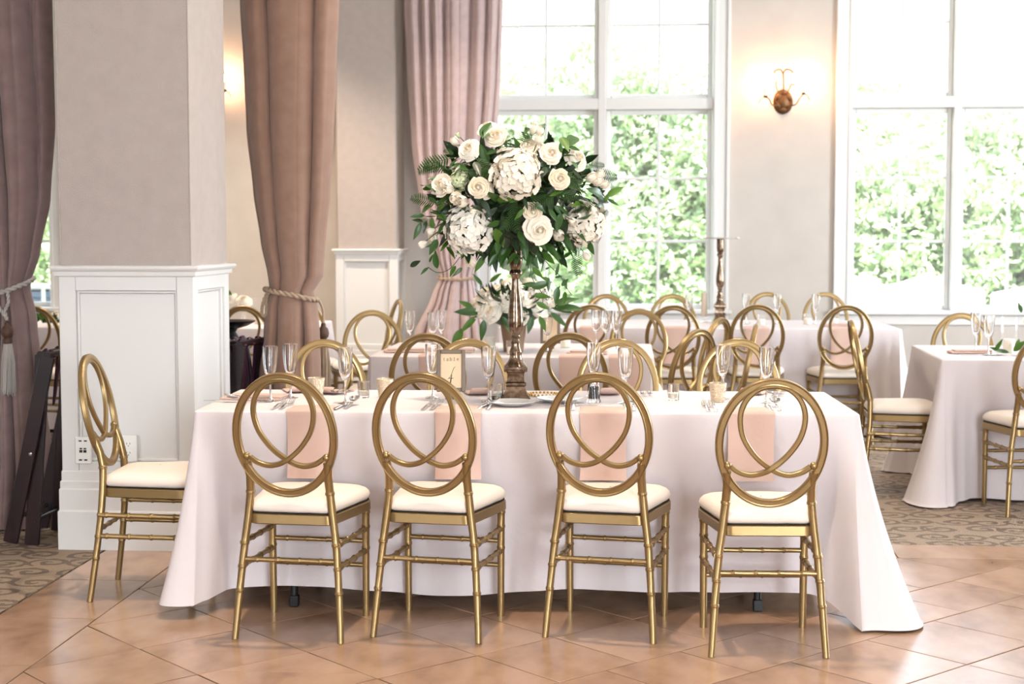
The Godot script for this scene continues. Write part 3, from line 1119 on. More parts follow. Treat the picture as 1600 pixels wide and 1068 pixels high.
func make_chair() -> Node3D:
	var o := thing("oval_back_chair", "x", "chair", Vector3.ZERO, 0.0, "x")
	var T := deg_to_rad(11.5)
	var U := Vector3(0, cos(T), sin(T))
	var NN := Vector3(0, -sin(T), cos(T))
	var C := Vector3(0, 0.708, 0.197)
	var prof := []
	for q in [[-13.4, -6], [-13.4, 7], [-12.6, 10], [-11, 11.4], [-9.4, 10], [-8.6, 6.0], [-6, 5.2], [6, 5.2], [8.6, 6.0], [9.4, 10], [11, 11.4], [12.6, 10], [13.4, 7], [13.4, -6], [10.5, -9.5], [4, -10.8], [-4, -10.8], [-10.5, -9.5]]:
		prof.append(Vector2(q[0], q[1]) * 0.001)
	var ring := []
	for k in 72:
		var a := TAU * k / 72
		ring.append(C + Vector3(cos(a) * 0.170, 0, 0) + U * sin(a) * 0.2075)
	var mb := MB.new()
	mb.sweep(ring, prof, NN, true, true)
	part("back_ring", mb, M.gold, o)
	var half := [[-0.130, -0.080], [-0.103, -0.099], [-0.066, -0.109], [-0.032, -0.104], [0.0, -0.088], [0.036, -0.060], [0.066, -0.026], [0.092, 0.018], [0.104, 0.066], [0.102, 0.11], [0.084, 0.152], [0.054, 0.181], [0.026, 0.192], [0.0, 0.195]]
	var lp := []
	for q in half:
		lp.append(Vector2(q[0], q[1]))
	for k in range(half.size() - 2, -1, -1):
		lp.append(Vector2(-half[k][0], half[k][1]))
	var sp := spline(lp, 6)
	var prof2 := []
	for q in [[-8.8, -5], [-8.8, 5], [-7.8, 7.6], [-6.6, 8.0], [-5.4, 6.6], [-4.6, 3.8], [4.6, 3.8], [5.4, 6.6], [6.6, 8.0], [7.8, 7.6], [8.8, 5], [8.8, -5], [5.4, -7.4], [-5.4, -7.4]]:
		prof2.append(Vector2(q[0], q[1]) * 0.001)
	var path := []
	for k in sp.size():
		var q: Vector2 = sp[k]
		# the strand passes over itself where it crosses
		var u := float(k) / (sp.size() - 1)
		var over := 0.0035 * exp(-pow((u - 0.148) / 0.03, 2)) - 0.0035 * exp(-pow((u - 0.852) / 0.03, 2))
		path.append(C + Vector3(q.x, 0, 0) + U * q.y + NN * over)
	var lb := MB.new()
	lb.sweep(path, prof2, NN, false, true)
	var loop := part("back_loop", lb, M.gold, o)
	for s in [-1.0, 1.0]:
		var bb := MB.new()
		var sph := []
		for k in 9:
			var a := -PI / 2 + PI * k / 8
			sph.append(Vector2(max(0.0003, cos(a) * 0.0135), sin(a) * 0.0135))
		bb.lathe(sph, 14, C + Vector3(s * 0.140, 0, 0) + U * -0.076 + NN * 0.002)
		part("ball_end", bb, M.gold, loop)
	for s in [-1.0, 1.0]:
		var rl := MB.new()
		bamboo(rl, [Vector3(s * 0.1875, 0, 0.192), Vector3(s * 0.1765, 0.16, 0.170), Vector3(s * 0.163, 0.32, 0.152), Vector3(s * 0.149, 0.43, 0.146), Vector3(s * 0.1395, 0.52, 0.148), Vector3(s * 0.138, 0.575, 0.162), Vector3(s * 0.142, 0.612, 0.176)], 0.0118, 0.0152, [0.168, 0.25, 0.332, 0.51], 0.0026)
		part("leg", rl, M.gold, o)
		var fg := MB.new()
		bamboo(fg, [Vector3(s * 0.1745, 0, -0.192), Vector3(s * 0.1755, 0.2, -0.190), Vector3(s * 0.1765, 0.40, -0.188)], 0.0125, 0.0145, [0.252, 0.330, 0.383], 0.0022)
		part("leg", fg, M.gold, o)
	for q in [[Vector3(-0.166, 0.272, 0.157), Vector3(0.166, 0.272, 0.157)], [Vector3(-0.17, 0.188, -0.19), Vector3(0.17, 0.188, -0.19)], [Vector3(-0.17, 0.277, -0.19), Vector3(0.17, 0.277, -0.19)]]:
		var sb := MB.new()
		bamboo(sb, [q[0], (q[0] + q[1]) / 2, q[1]], 0.0088, 0.0088, [0.05, 0.125, 0.2, 0.275], 0.0022, 0.004, 10)
		part("stretcher", sb, M.gold, o)
	for s in [-1.0, 1.0]:
		for h in [0.245, 0.325]:
			var sb := MB.new()
			bamboo(sb, [Vector3(s * 0.170, h + 0.004, 0.158), Vector3(s * 0.172, h, 0.0), Vector3(s * 0.1755, h - 0.003, -0.186)], 0.0092, 0.0092, [0.03, 0.115, 0.2, 0.29, 0.325], 0.0026, 0.0048, 10)
			part("stretcher", sb, M.gold, o)
	# seat frame: a shallow rounded trapezoid rail
	var fb := MB.new()
	var rows := []
	for q in [[-0.030, 0.394], [-0.006, 0.392], [0.0, 0.396], [0.0, 0.426], [-0.004, 0.430], [-0.03, 0.431]]:
		var row := PackedVector3Array()
		for p in seat_outline(q[0]):
			row.append(Vector3(p.x, q[1], p.y))
		rows.append(row)
	fb.grid(rows.slice(0, 3), true)
	fb.grid(rows.slice(2, 4), true)
	fb.grid(rows.slice(3, 6), true)
	fb.cap(rows[0], Vector3.DOWN)
	fb.cap(rows[5], Vector3.UP)
	part("seat_frame", fb, M.gold, o)
	var wb := MB.new()
	var wl := []
	for p in seat_outline(-0.006):
		wl.append(Vector3(p.x, 0.4325, p.y))
	var circ := []
	for k in 6:
		circ.append(Vector2(cos(TAU * k / 6), sin(TAU * k / 6)) * 0.0024)
	wb.sweep(wl, circ, Vector3.UP)
	# padded cushion, its cover gathered a little under the edge
	var cb := MB.new()
	rows = []
	for q in [[0.90, 0.4325], [0.945, 0.435], [0.978, 0.442], [0.985, 0.451], [0.965, 0.463], [0.915, 0.474], [0.83, 0.4825], [0.68, 0.489], [0.47, 0.4925], [0.24, 0.494], [0.02, 0.4945]]:
		var row := PackedVector3Array()
		var k := 0
		for p in seat_outline(0.002):
			var pucker: float = 0.0011 * sin(k * 2.9) * clampf((0.46 - q[1]) / 0.02, 0, 1)
			var b: Vector2 = p - Vector2(0, -0.036)
			b = b * (q[0] + pucker * 4.0) + Vector2(0, -0.036)
			row.append(Vector3(b.x, q[1] + pucker, b.y))
			k += 1
		rows.append(row)
	cb.grid(rows, true)
	var cu := part("cushion", cb, M.cushion, o)
	part("welt", wb, M.welt, cu)
	return o


func chairs() -> void:
	var c := make_chair()
	var near := "chairs along the near side of the front table"
	var far := "chairs facing the camera across the front table"
	var mid := "chairs round the middle table"
	var row3 := "chairs with their backs to us at the long window table"
	var row4 := "chairs on the window side of the long window table"
	var rt := "chairs round the table by the picture's edge"
	var lt := "chairs at the table glimpsed past the pillar"
	var list := [
		# x, z of the seat centre, turn in degrees, label, group
		[-1.140, -5.235, -5.0, "gold chair seen from behind at the front table, closest to the white pillar", near],
		[-0.661, -5.285, -8.5, "gold chair seen from behind at the front table, in front of the table number frame", near],
		[-0.068, -5.325, -8.8, "gold chair seen from behind at the front table, just past the tall flower stand", near],
		[0.453, -5.160, 3.2, "gold chair seen from behind at the front table, nearest the cloth's sweeping corner", near],
		[-2.035 + 0.19, -5.735, -87.0, "gold chair at the short end of the front table, seen side-on before the dado", "chair at the table's end"],
		[-1.24, -6.39, 205.0, "gold chair facing us across the front table, beside the brown velvet curtain", far],
		[-0.69, -6.46, 184.0, "gold chair facing us across the front table, right behind the table number frame", far],
		[-0.05, -6.51, 180.0, "gold chair facing us across the front table, behind the glass pepper shaker", far],
		[0.475, -6.55, 178.0, "bright gold chair facing us across the front table, behind the amber votive cup", far],
		[-0.96, -7.30, 4.0, "shaded gold chair, back to us, at the middle table above the table number frame", mid],
		[-0.255, -7.41, -6.0, "shaded gold chair, back to us, at the middle table beside the flower stand's shaft", mid],
		[0.155, -7.62, 52.0, "dark gold chair turned half sideways at the middle table's near corner", mid],
		[-1.50, -8.96, 196.0, "gold chair facing us at the middle table, outlined against the white dado", mid],
		[0.03, -9.24, 172.0, "gold chair facing us at the far side of the middle table, beyond the turned ones", mid],
		[0.30, -8.62, 62.0, "gold chair seen obliquely at the far end of the middle table, top leaning", mid],
		[0.42, -8.0, 86.0, "gold chair seen almost edge-on behind the bright gold chair", mid],
		[-0.265, -10.30, 3.0, "thin-looking gold chair, back to us, at the window table behind three flutes", row3],
		[0.288, -10.25, 0.0, "gold chair, back to us, at the window table beside the pale candle", row3],
		[0.859, -10.39, -3.0, "gold chair, back to us, at the window table before the wall lamp", row3],
		[1.414, -10.34, 2.0, "gold chair, back to us, at the corner of the window table", row3],
		[-0.178, -11.58, 180.0, "faint gold chair facing us in front of the window's bright lower panes", row4],
		[0.346, -11.62, 183.0, "faint gold chair facing us before the window, beside the flat-topped stand", row4],
		[1.093, -12.08, 178.0, "pale gold chair facing us under the wall lamp", row4],
		[1.568, -12.11, 181.0, "pale gold chair facing us below the far window's casing", row4],
		[1.435, -8.337, -92.0, "gold chair in profile tucked against the end of the edge table", rt],
		[1.951, -8.90, 180.0, "gold chair facing us on the window side of the edge table, behind its flutes", rt],
		[2.025, -7.775, 6.0, "gold chair, back to us, cut off by the picture's edge", rt],
		[-2.53, -9.93, 8.0, "gold chair in the gap between the near pillar and the brown curtain", lt],
		[-3.84, -9.83, -4.0, "gold chair behind the mauve curtain, below the strip of window", lt],
		[-2.32, -10.83, 0.0, "gold chair mostly hidden by the brown curtain, one curve of its back showing", lt],
		[-1.86, -10.68, 112.0, "pale gold chair seen edge-on against the far pillar's dado", lt],
	]
	var first := true
	for q in list:
		var at := Vector3(q[0], 0, q[1])
		if first:
			c.position = at
			c.rotation.y = deg_to_rad(q[2])
			tag(c, q[3], "chair", q[4])
			first = false
		else:
			copy(c, q[3], at, deg_to_rad(q[2]), q[4])


# ------------------------------------------------------------- cloths and tables
func cloth_mesh(L: float, D: float, H: float, flare: float, corner: Array, hem: float, hem_corner: Array, seed_: int, amp := 0.012, tuck := 0.10, fall := 0.10) -> MB:
	# corners in order: near -x, near +x, far +x, far -x; a floor-length cloth that flares at the corners
	var r := RandomNumberGenerator.new()
	r.seed = seed_
	var ph := []
	for k in 8:
		ph.append(r.randf() * TAU)
	var base := []
	var rad := 0.018
	var cs := [Vector2(-L / 2, D / 2), Vector2(L / 2, D / 2), Vector2(L / 2, -D / 2), Vector2(-L / 2, -D / 2)]
	for k in 4:
		var p: Vector2 = cs[k]
		var q: Vector2 = cs[(k + 1) % 4]
		var d: Vector2 = (q - p).normalized()
		var nn := Vector2(-d.y, d.x)
		if nn.dot(p + q) < 0:
			nn = -nn
		var prev: Vector2 = (p - cs[(k + 3) % 4]).normalized()
		var np := Vector2(-prev.y, prev.x)
		if np.dot(p + cs[(k + 3) % 4]) < 0:
			np = -np
		# the corner itself
		for j in 22:
			var u := j / 21.0
			var n2 := (np * cos(u * PI / 2) + nn * sin(u * PI / 2)).normalized()
			base.append([p - (nn + np) * rad + n2 * rad, n2, 1.0, k, (u - 0.5) * 0.03])
		var len := (q - p).length()
		var cnt := int(len / 0.02)
		for j in range(1, cnt):
			var u := float(j) / cnt
			var s := u * len
			var near: int = k if u < 0.5 else (k + 1) % 4
			var dist: float = min(s, len - s)
			base.append([p.lerp(q, u) , nn, exp(-pow(dist / fall, 2)), near, dist * (1.0 if u < 0.5 else -1.0)])
	var N := base.size()
	var rows := []
	for q in [[0.02, 0.0], [0.006, -0.0006], [0.001, -0.0035], [-0.0015, -0.008]]:
		var row := PackedVector3Array()
		for b in base:
			row.append(Vector3(b[0].x - b[1].x * q[0], H + q[1], b[0].y - b[1].y * q[0]))
		rows.append(row)
	var NH := 46
	for k in range(1, NH + 1):
		var t := k / float(NH)
		var row := PackedVector3Array()
		for j in N:
			var b: Array = base[j]
			var a := TAU * j / N
			var cw: float = b[2]
			var hb: float = lerpf(hem + 0.010 * sin(a * 5 + ph[0]) + 0.008 * sin(a * 9 + ph[1]), hem_corner[b[3]], cw)
			var y: float = lerpf(H - 0.008, hb, t)
			var f: float = amp * (0.55 * sin(a * 14 + ph[2]) + 0.4 * sin(a * 23 + ph[3] + t) + 0.3 * sin(a * 37 + ph[4]))
			var pleat: float = cw * (1.0 - cw) * 4.0
			f += 0.022 * pleat * sin(b[4] * 70.0 + ph[5]) + 0.020 * cw * sin(b[4] * 230.0 + ph[6])
			var off: float = 0.0015 + t * flare + f * pow(t, 1.2) + corner[b[3]] * pow(cw, 0.8) * (0.45 * t + 0.55 * t * t)
			off -= tuck * (1.0 - cw) * smoothstep(0.02, 0.5, t)
			var lay := 0.0
			if y < 0.006:
				lay = 0.006 - y
				y = 0.006 + 0.004 * abs(sin(b[4] * 90.0 + k))
				off += lay * 0.7
			row.append(Vector3(b[0].x + b[1].x * off, y, b[0].y + b[1].y * off))
		rows.append(row)
	var mb := MB.new()
	mb.grid(rows, true)
	mb.cap(rows[0], Vector3.UP)
	return mb


func hang_napkin(w: float, lie: float, drop: float, out: float) -> MB:
	# local: the table edge runs along x at z = 0, outwards is +z, the table top at y = 0
	var line := [Vector2(-lie, 0.003), Vector2(-lie * 0.6, 0.003), Vector2(-0.03, 0.0035), Vector2(-0.006, 0.004), Vector2(0.004, -0.002), Vector2(0.007, -0.012), Vector2(0.010 + out * 0.2, -drop * 0.35), Vector2(0.012 + out * 0.6, -drop * 0.7), Vector2(0.014 + out, -drop)]
	var p := spline(line, 4)
	var mb := MB.new()
	var top := []
	var rows := []
	for k in p.size():
		var a: Vector2 = p[max(k - 1, 0)]
		var b: Vector2 = p[min(k + 1, p.size() - 1)]
		var d := (b - a).normalized()
		var nn := Vector2(-d.y, d.x)
		if nn.y < 0 and nn.x < 0:
			nn = -nn
		var row := PackedVector3Array()
		for j in 20:
			var s := j / 9.0 if j < 10 else (19 - j) / 9.0
			var x := (s - 0.5) * w * (1.0 - 0.03 * sin(k * 0.3))
			var up := 0.0045 if j < 10 else 0.0
			var edge := 1.0 - 0.6 * pow(abs(s - 0.5) * 2.0, 6)
			var wave := 0.0015 * sin(s * 7.0 + k * 0.25)
			var q: Vector2 = p[k] + nn * (up * edge + wave * clampf(k / 12.0, 0, 1))
			row.append(Vector3(x, q.y, q.x))
		rows.append(row)
	mb.grid(rows, true)
	mb.cap(rows[0], Vector3(0, 0, -1))
	mb.cap(rows[-1], Vector3(0, -1, 0))
	return mb


func linens() -> void:
	var tc := Vector3(-0.391, 0, -5.845)
	var t := thing("banquet_table", "folding table under the front cloth, only its black feet showing below the hem", "table", tc, deg_to_rad(2.0))
	var tb := MB.new()
	tb.box(Vector3(0, 0.722, 0), Vector3(2.38, 0.03, 0.73), 0.006)
	part("tabletop", tb, M.plastic, t)
	for sx in [-1.0, 1.0]:
		for sz in [-1.0, 1.0]:
			var lb := MB.new()
			lb.tube([Vector3(sx * 0.86, 0.03, sz * 0.285), Vector3(sx * 0.86, 0.4, sz * 0.285), Vector3(sx * 0.86, 0.707, sz * 0.285)], 0.014, 10)
			lb.box(Vector3(sx * 0.86, 0.022, sz * 0.285), Vector3(0.034, 0.044, 0.034), 0.004)
			part("leg", lb, M.black, t)
	var cl := solo("tablecloth", cloth_mesh(2.41, 0.77, 0.745, 0.02, [0.11, 0.21, 0.15, 0.10], 0.07, [0.05, 0.004, 0.03, 0.05], 4, 0.013, 0.095, 0.075), M.cloth, "blush-white floor-length cloth on the front table, one corner trailing on the tiles", "tablecloth", tc, deg_to_rad(2.0), "white tablecloths")
	for q in [
		[Vector3(-0.62, 0, -8.45), 0.0, 1.50, 1.02, [0.06, 0.1, 0.1, 0.06], 5, "white cloth on the middle table beyond the flower stand"],
		[Vector3(0.47, 0, -11.0), 0.0, 2.75, 1.05, [0.1, 0.1, 0.1, 0.1], 6, "white cloth on the long table below the windows"],
		[Vector3(2.80, 0, -8.43), -2.0, 2.36, 1.03, [0.16, 0.1, 0.1, 0.12], 7, "white cloth with deep corner folds on the table cut off by the picture's edge"],
		[Vector3(-3.58, 0, -10.72), 0.0, 2.75, 0.95, [0.1, 0.1, 0.1, 0.1], 8, "white cloth on the table glimpsed on both sides of the near pillar"]]:
		solo("tablecloth", cloth_mesh(q[2], q[3], 0.745, 0.03, q[4], 0.02, [0.0, 0.0, 0.0, 0.0], q[5], 0.016), M.cloth, q[6], "tablecloth", q[0], deg_to_rad(q[1]), "white tablecloths")
	# napkins hanging over the near edge of the front table
	var rot := deg_to_rad(2.0)
	var nap := hang_napkin(0.168, 0.13, 0.245, -0.004).mesh()
	var spots := [[-1.167, "behind the chair closest to the white pillar"], [-0.628, "behind the chair before the table number frame"], [-0.104, "behind the chair just past the flower stand"], [0.425, "behind the chair nearest the cloth's sweeping corner"]]
	for s in spots:
		var p := edge_pt(s[0])
		solo("napkin", nap, M.blush, "blush napkin over the edge " + s[1], "napkin", p, rot, "napkins hanging over the near edge")
	# far settings: napkins that hang over the far edge, the near end turned up
	for s in [[-1.335, -6.06, "beside the pair of flutes"], [-1.198, -6.02, "by the cup nearest the curtain"], [-0.597, -6.03, "beside the table number frame"], [-0.081, -6.07, "next to the glass pepper shaker"], [0.49, -6.12, "near the sweeping corner"]]:
		var mb := MB.new()
		var line := spline([Vector2(-0.14, 0.003), Vector2(-0.05, 0.003), Vector2(0.0, 0.004), Vector2(0.03, 0.010), Vector2(0.045, 0.022), Vector2(0.035, 0.030), Vector2(0.015, 0.027)], 5)
		var pts := []
		var wid := []
		for k in line.size():
			pts.append(Vector3(0, line[k].y, line[k].x))
			wid.append(0.11 - 0.05 * k / line.size())
		mb.ribbon(pts, wid, 0.004, Vector3.RIGHT, 10)
		solo("napkin", mb, M.blush, "curled blush napkin across the front table, " + s[2], "napkin", Vector3(s[0], 0.7455, s[1]), rot + rng.randf_range(-0.5, 0.5), "napkins at the far settings")
	# napkin folded flat at the end setting
	var fb := MB.new()
	fb.box(Vector3(0, 0.005, 0), Vector3(0.24, 0.010, 0.15), 0.0045)
	fb.box(Vector3(0.015, 0.0135, 0.012), Vector3(0.215, 0.007, 0.115), 0.003)
	solo("napkin", fb, M.blush, "blush napkin folded flat at the front table's end setting, by the pillar", "napkin", Vector3(-1.455, 0.7455, -5.83), deg_to_rad(-4))
	# napkins at the other tables
	for q in [[Vector3(-1.02, 0.745, -7.945), "over the middle table's edge, seen through the shaded chair"], [Vector3(-0.28, 0.745, -7.945), "over the middle table's edge beside the flower stand"], [Vector3(-0.02, 0.745, -7.945), "over the middle table's edge near its open corner"], [Vector3(0.32, 0.745, -10.47), "over the window table's edge behind the pale candle's chair"], [Vector3(0.87, 0.745, -10.47), "over the window table's edge below the wall lamp"], [Vector3(1.45, 0.745, -10.47), "over the window table's edge at its corner chair"], [Vector3(-0.25, 0.745, -10.47), "over the window table's edge behind three flutes"], [Vector3(2.14, 0.745, -7.905), "over the edge table's near side"]]:
		solo("napkin", nap, M.blush, "blush napkin hanging " + q[1], "napkin", q[0] + Vector3(0, 0.001, 0), 0.0, "napkins at the other tables")


func edge_pt(x: float) -> Vector3:
	# on the near edge of the front table
	var a := deg_to_rad(2.0)
	var lx := (x + 0.391) / cos(a)
	return Vector3(-0.391, 0.7455, -5.845) + Basis(Vector3.UP, a) * Vector3(lx, 0, 0.3865)


# ---------------------------------------------------------------- the tableware
func flute_parts(o: Node3D, m: Material, h := 0.212, thick := true, seg := 28) -> void:
	var s := h / 0.212
	var bowl := MB.new()
	if thick:
		bowl.lathe([Vector2(0.0003, 0.088), Vector2(0.008, 0.089), Vector2(0.016, 0.098), Vector2(0.022, 0.115), Vector2(0.0262, 0.140), Vector2(0.0285, 0.170), Vector2(0.0292, 0.212), Vector2(0.0284, 0.2125), Vector2(0.0276, 0.212), Vector2(0.0268, 0.170), Vector2(0.0244, 0.140), Vector2(0.0200, 0.117), Vector2(0.0135, 0.102), Vector2(0.006, 0.096), Vector2(0.0003, 0.095)].map(func(p): return p * s), seg)
	else:
		bowl.lathe([Vector2(0.0035, 0.082), Vector2(0.008, 0.089), Vector2(0.016, 0.098), Vector2(0.022, 0.115), Vector2(0.0262, 0.140), Vector2(0.0285, 0.170), Vector2(0.0292, 0.212)].map(func(p): return p * s), seg)
	part("bowl", bowl, m, o)
	var stem := MB.new()
	stem.lathe([Vector2(0.0065, 0.0885), Vector2(0.0042, 0.080), Vector2(0.0036, 0.06), Vector2(0.0040, 0.02), Vector2(0.0075, 0.008)].map(func(p): return p * s), 14)
	part("stem", stem, m, o)
	var foot := MB.new()
	foot.lathe([Vector2(0.0003, 0.0085), Vector2(0.0075, 0.008), Vector2(0.018, 0.0035), Vector2(0.030, 0.0022), Vector2(0.031, 0.0012), Vector2(0.030, 0.0003), Vector2(0.0003, 0.0003)].map(func(p): return p * s), seg)
	part("foot", foot, m, o)


func fork_parts(o: Node3D) -> void:
	# lies along -z (tines away), curved up at the tines
	var hb := MB.new()
	hb.ribbon(spline([Vector3(0, 0.0035, 0.10), Vector3(0, 0.006, 0.06), Vector3(0, 0.012, 0.01), Vector3(0, 0.011, -0.025), Vector3(0, 0.006, -0.045)], 3), spread_w([0.015, 0.014, 0.008, 0.007, 0.018], 3), 0.003, Vector3.RIGHT)
	part("handle", hb, M.steel, o)
	for k in 4:
		var x := (k - 1.5) * 0.0062
		var tb := MB.new()
		tb.ribbon(spline([Vector3(x, 0.0055, -0.042), Vector3(x, 0.006, -0.062), Vector3(x, 0.013, -0.085), Vector3(x, 0.022, -0.104)], 3), spread_w([0.005, 0.0042, 0.0036, 0.002], 3), 0.002, Vector3.RIGHT, 6)
		part("tine", tb, M.steel, o)


func spread_w(w: Array, per: int) -> Array:
	var o := []
	for k in w.size() - 1:
		for j in per:
			o.append(lerpf(w[k], w[k + 1], float(j) / per))
	o.append(w[-1])
	return o


func spoon_parts(o: Node3D) -> void:
	var hb := MB.new()
	hb.ribbon(spline([Vector3(0, 0.0035, 0.09), Vector3(0, 0.006, 0.05), Vector3(0, 0.012, 0.0), Vector3(0, 0.013, -0.03)], 4), spread_w([0.015, 0.013, 0.007, 0.007], 4), 0.003, Vector3.RIGHT)
	part("handle", hb, M.steel, o)
	var mb := MB.new()
	var rows := []
	for sgn in [1.0, -1.0]:
		for k in 8:
			var u := k / 7.0 if sgn > 0 else 1.0 - k / 7.0
			var row := PackedVector3Array()
			for s in 20:
				var a := TAU * s / 20
				var rr: float = max(0.02, u)
				var y := 0.016 + u * u * 0.013 - (0.0012 if sgn < 0 else 0.0)
				row.append(Vector3(cos(a) * 0.021 * rr, y - sin(a) * 0.005 * rr, -0.058 + sin(a) * 0.031 * rr))
			rows.append(row)
	mb.grid(rows, true)
	part("spoon_bowl", mb, M.steel, o)


func knife_parts(o: Node3D) -> void:
	var hb := MB.new()
	hb.ribbon(spline([Vector3(0, 0.004, 0.11), Vector3(0, 0.005, 0.07), Vector3(0, 0.006, 0.01)], 3), spread_w([0.016, 0.015, 0.010], 3), 0.006, Vector3.RIGHT)
	part("handle", hb, M.steel, o)
	var bb := MB.new()
	bb.ribbon(spline([Vector3(0, 0.006, 0.012), Vector3(0.001, 0.006, -0.04), Vector3(0.001, 0.005, -0.10), Vector3(-0.002, 0.005, -0.125)], 3), spread_w([0.011, 0.020, 0.019, 0.004], 3), 0.002, Vector3.RIGHT)
	part("blade", bb, M.steel, o)


func main_table() -> void:
	var Y := 0.7456
	# champagne flutes
	var fl := [[-1.372, -5.735, "front flute of the pair at the front table's end, beside the brown curtain"], [-1.322, -5.86, "rear flute of the pair at the front table's end, beside the brown curtain"], [-1.07, -5.68, "champagne flute seen against the gold chair by the brown curtain"], [-0.765, -5.90, "champagne flute partly behind the table number frame, on its curtain side"], [-0.534, -5.775, "champagne flute standing by the clear tealight glass next to the flower stand"], [-0.139, -6.02, "champagne flute rising behind the glass pepper shaker"], [-0.012, -5.77, "champagne flute between two gold chair backs past the pepper shaker"], [0.365, -5.94, "champagne flute standing behind the amber votive cup"], [0.523, -5.83, "champagne flute above the chair back nearest the sweeping cloth corner"]]
	var f0 := thing("champagne_flute", fl[0][2], "glass", Vector3(fl[0][0], Y, fl[0][1]), 0.0, "champagne flutes on the front table")
	flute_parts(f0, M.glass)
	for k in range(1, fl.size()):
		copy(f0, fl[k][2], Vector3(fl[k][0], Y, fl[k][1]))
	# mercury-glass votive cups
	var vo := thing("votive_cup", "speckled mercury-glass votive cup behind the chair closest to the white pillar", "candle holder", Vector3(-1.235, Y, -5.94), 0.0, "mercury votive cups")
	var vb := MB.new()
	vb.lathe([Vector2(0.0005, 0.0), Vector2(0.024, 0.0), Vector2(0.026, 0.003), Vector2(0.0275, 0.02), Vector2(0.0335, 0.062), Vector2(0.0345, 0.072), Vector2(0.033, 0.0735), Vector2(0.0315, 0.072), Vector2(0.025, 0.02), Vector2(0.022, 0.008), Vector2(0.0005, 0.007)], 26)
	part("cup", vb, M.mercury, vo)
	var wx := MB.new()
	wx.lathe([Vector2(0.0005, 0.008), Vector2(0.0215, 0.009), Vector2(0.024, 0.03), Vector2(0.022, 0.031), Vector2(0.0005, 0.030)], 20)
	part("candle", wx, M.wax, vo)
	copy(vo, "speckled mercury-glass votive cup between the two chairs nearest the pillar", Vector3(-0.957, Y, -5.915))
	copy(vo, "amber speckled votive cup beside the flute, toward the sweeping cloth corner", Vector3(0.340, Y, -5.845))
	# clear tealight glasses
	var te := thing("tealight_glass", "small clear tealight glass between the flute and the flower stand", "candle holder", Vector3(-0.507, Y, -5.845), 0.0, "clear tealight glasses")
	var tb := MB.new()
	tb.lathe([Vector2(0.0005, 0.0), Vector2(0.021, 0.0), Vector2(0.0225, 0.002), Vector2(0.0235, 0.062), Vector2(0.0225, 0.063), Vector2(0.0215, 0.062), Vector2(0.0205, 0.008), Vector2(0.0005, 0.007)], 24)
	part("cup", tb, M.glass, te)
	var tw := MB.new()
	tw.lathe([Vector2(0.0005, 0.0085), Vector2(0.0185, 0.0085), Vector2(0.0185, 0.026), Vector2(0.0175, 0.027), Vector2(0.0005, 0.026)], 20)
	var twp := part("candle", tw, M.wax, te)
	var wk := MB.new()
	wk.tube([Vector3(0, 0.026, 0), Vector3(0.0005, 0.03, 0), Vector3(0.001, 0.034, 0)], 0.0008, 6)
	part("wick", wk, M.black, twp)
	copy(te, "small clear tealight glass past the pepper shaker, toward the dark turned chair", Vector3(0.172, Y, -5.90))
	copy(te, "small clear tealight glass beside the flute nearest the brown curtain", Vector3(-1.04, Y, -5.90))
	# pepper shaker
	var sh := thing("pepper_shaker", "faceted glass shaker half full of ground pepper on the front table", "shaker", Vector3(-0.133, Y, -5.80))
	var sb := MB.new()
	sb.lathe([Vector2(0.0005, 0.0), Vector2(0.027, 0.0), Vector2(0.028, 0.004), Vector2(0.024, 0.014), Vector2(0.0235, 0.06), Vector2(0.021, 0.072), Vector2(0.019, 0.0725), Vector2(0.0195, 0.06), Vector2(0.0195, 0.014), Vector2(0.0005, 0.012)], 10)
	part("body", sb, M.glass, sh)
	var sp := MB.new()
	sp.lathe([Vector2(0.0005, 0.0125), Vector2(0.0185, 0.0145), Vector2(0.0185, 0.058), Vector2(0.0005, 0.060)], 16)
	part("pepper", sp, M.pepper, sh)
	var sc := MB.new()
	sc.lathe([Vector2(0.0195, 0.0728), Vector2(0.0215, 0.073), Vector2(0.021, 0.080), Vector2(0.014, 0.087), Vector2(0.0005, 0.088)], 20)
	part("cap", sc, M.steel, sh)
	# plates
	var pl := thing("side_plate", "small white plate in front of the flower stand's foot", "plate", Vector3(-0.437, Y, -5.66), 0.0, "white side plates")
	var pb := MB.new()
	pb.lathe([Vector2(0.0005, 0.0), Vector2(0.045, 0.0), Vector2(0.05, 0.003), Vector2(0.086, 0.015), Vector2(0.0885, 0.0165), Vector2(0.087, 0.0178), Vector2(0.05, 0.0065), Vector2(0.0005, 0.006)], 40)
	part("plate_body", pb, M.china, pl)
	var rm := MB.new()
	rm.lathe([Vector2(0.0865, 0.0174), Vector2(0.0890, 0.0168), Vector2(0.0882, 0.0182), Vector2(0.0865, 0.0178)], 40)
	part("rim", rm, M.china, pl)
	copy(pl, "small white plate just past the flower stand, beside the chair back", Vector3(-0.262, Y, -5.79))
	var cp := thing("gold_coaster", "round gold beaded coaster behind the small plates", "coaster", Vector3(-0.338, Y, -6.02))
	var cb := MB.new()
	cb.lathe([Vector2(0.0005, 0.0), Vector2(0.060, 0.0), Vector2(0.061, 0.004), Vector2(0.0005, 0.005)], 36)
	part("coaster_body", cb, M.china, cp)
	var bd := MB.new()
	for k in 24:
		var a := TAU * k / 24
		bd.lathe([Vector2(0.0003, 0.012), Vector2(0.004, 0.0105), Vector2(0.0058, 0.0065), Vector2(0.004, 0.0025), Vector2(0.0003, 0.001)], 8, Vector3(cos(a) * 0.060, 0, sin(a) * 0.060))
	part("bead_edge", bd, M.goldrim, cp)
	# cutlery at the near settings and the far ones
	var rot := deg_to_rad(2.0)
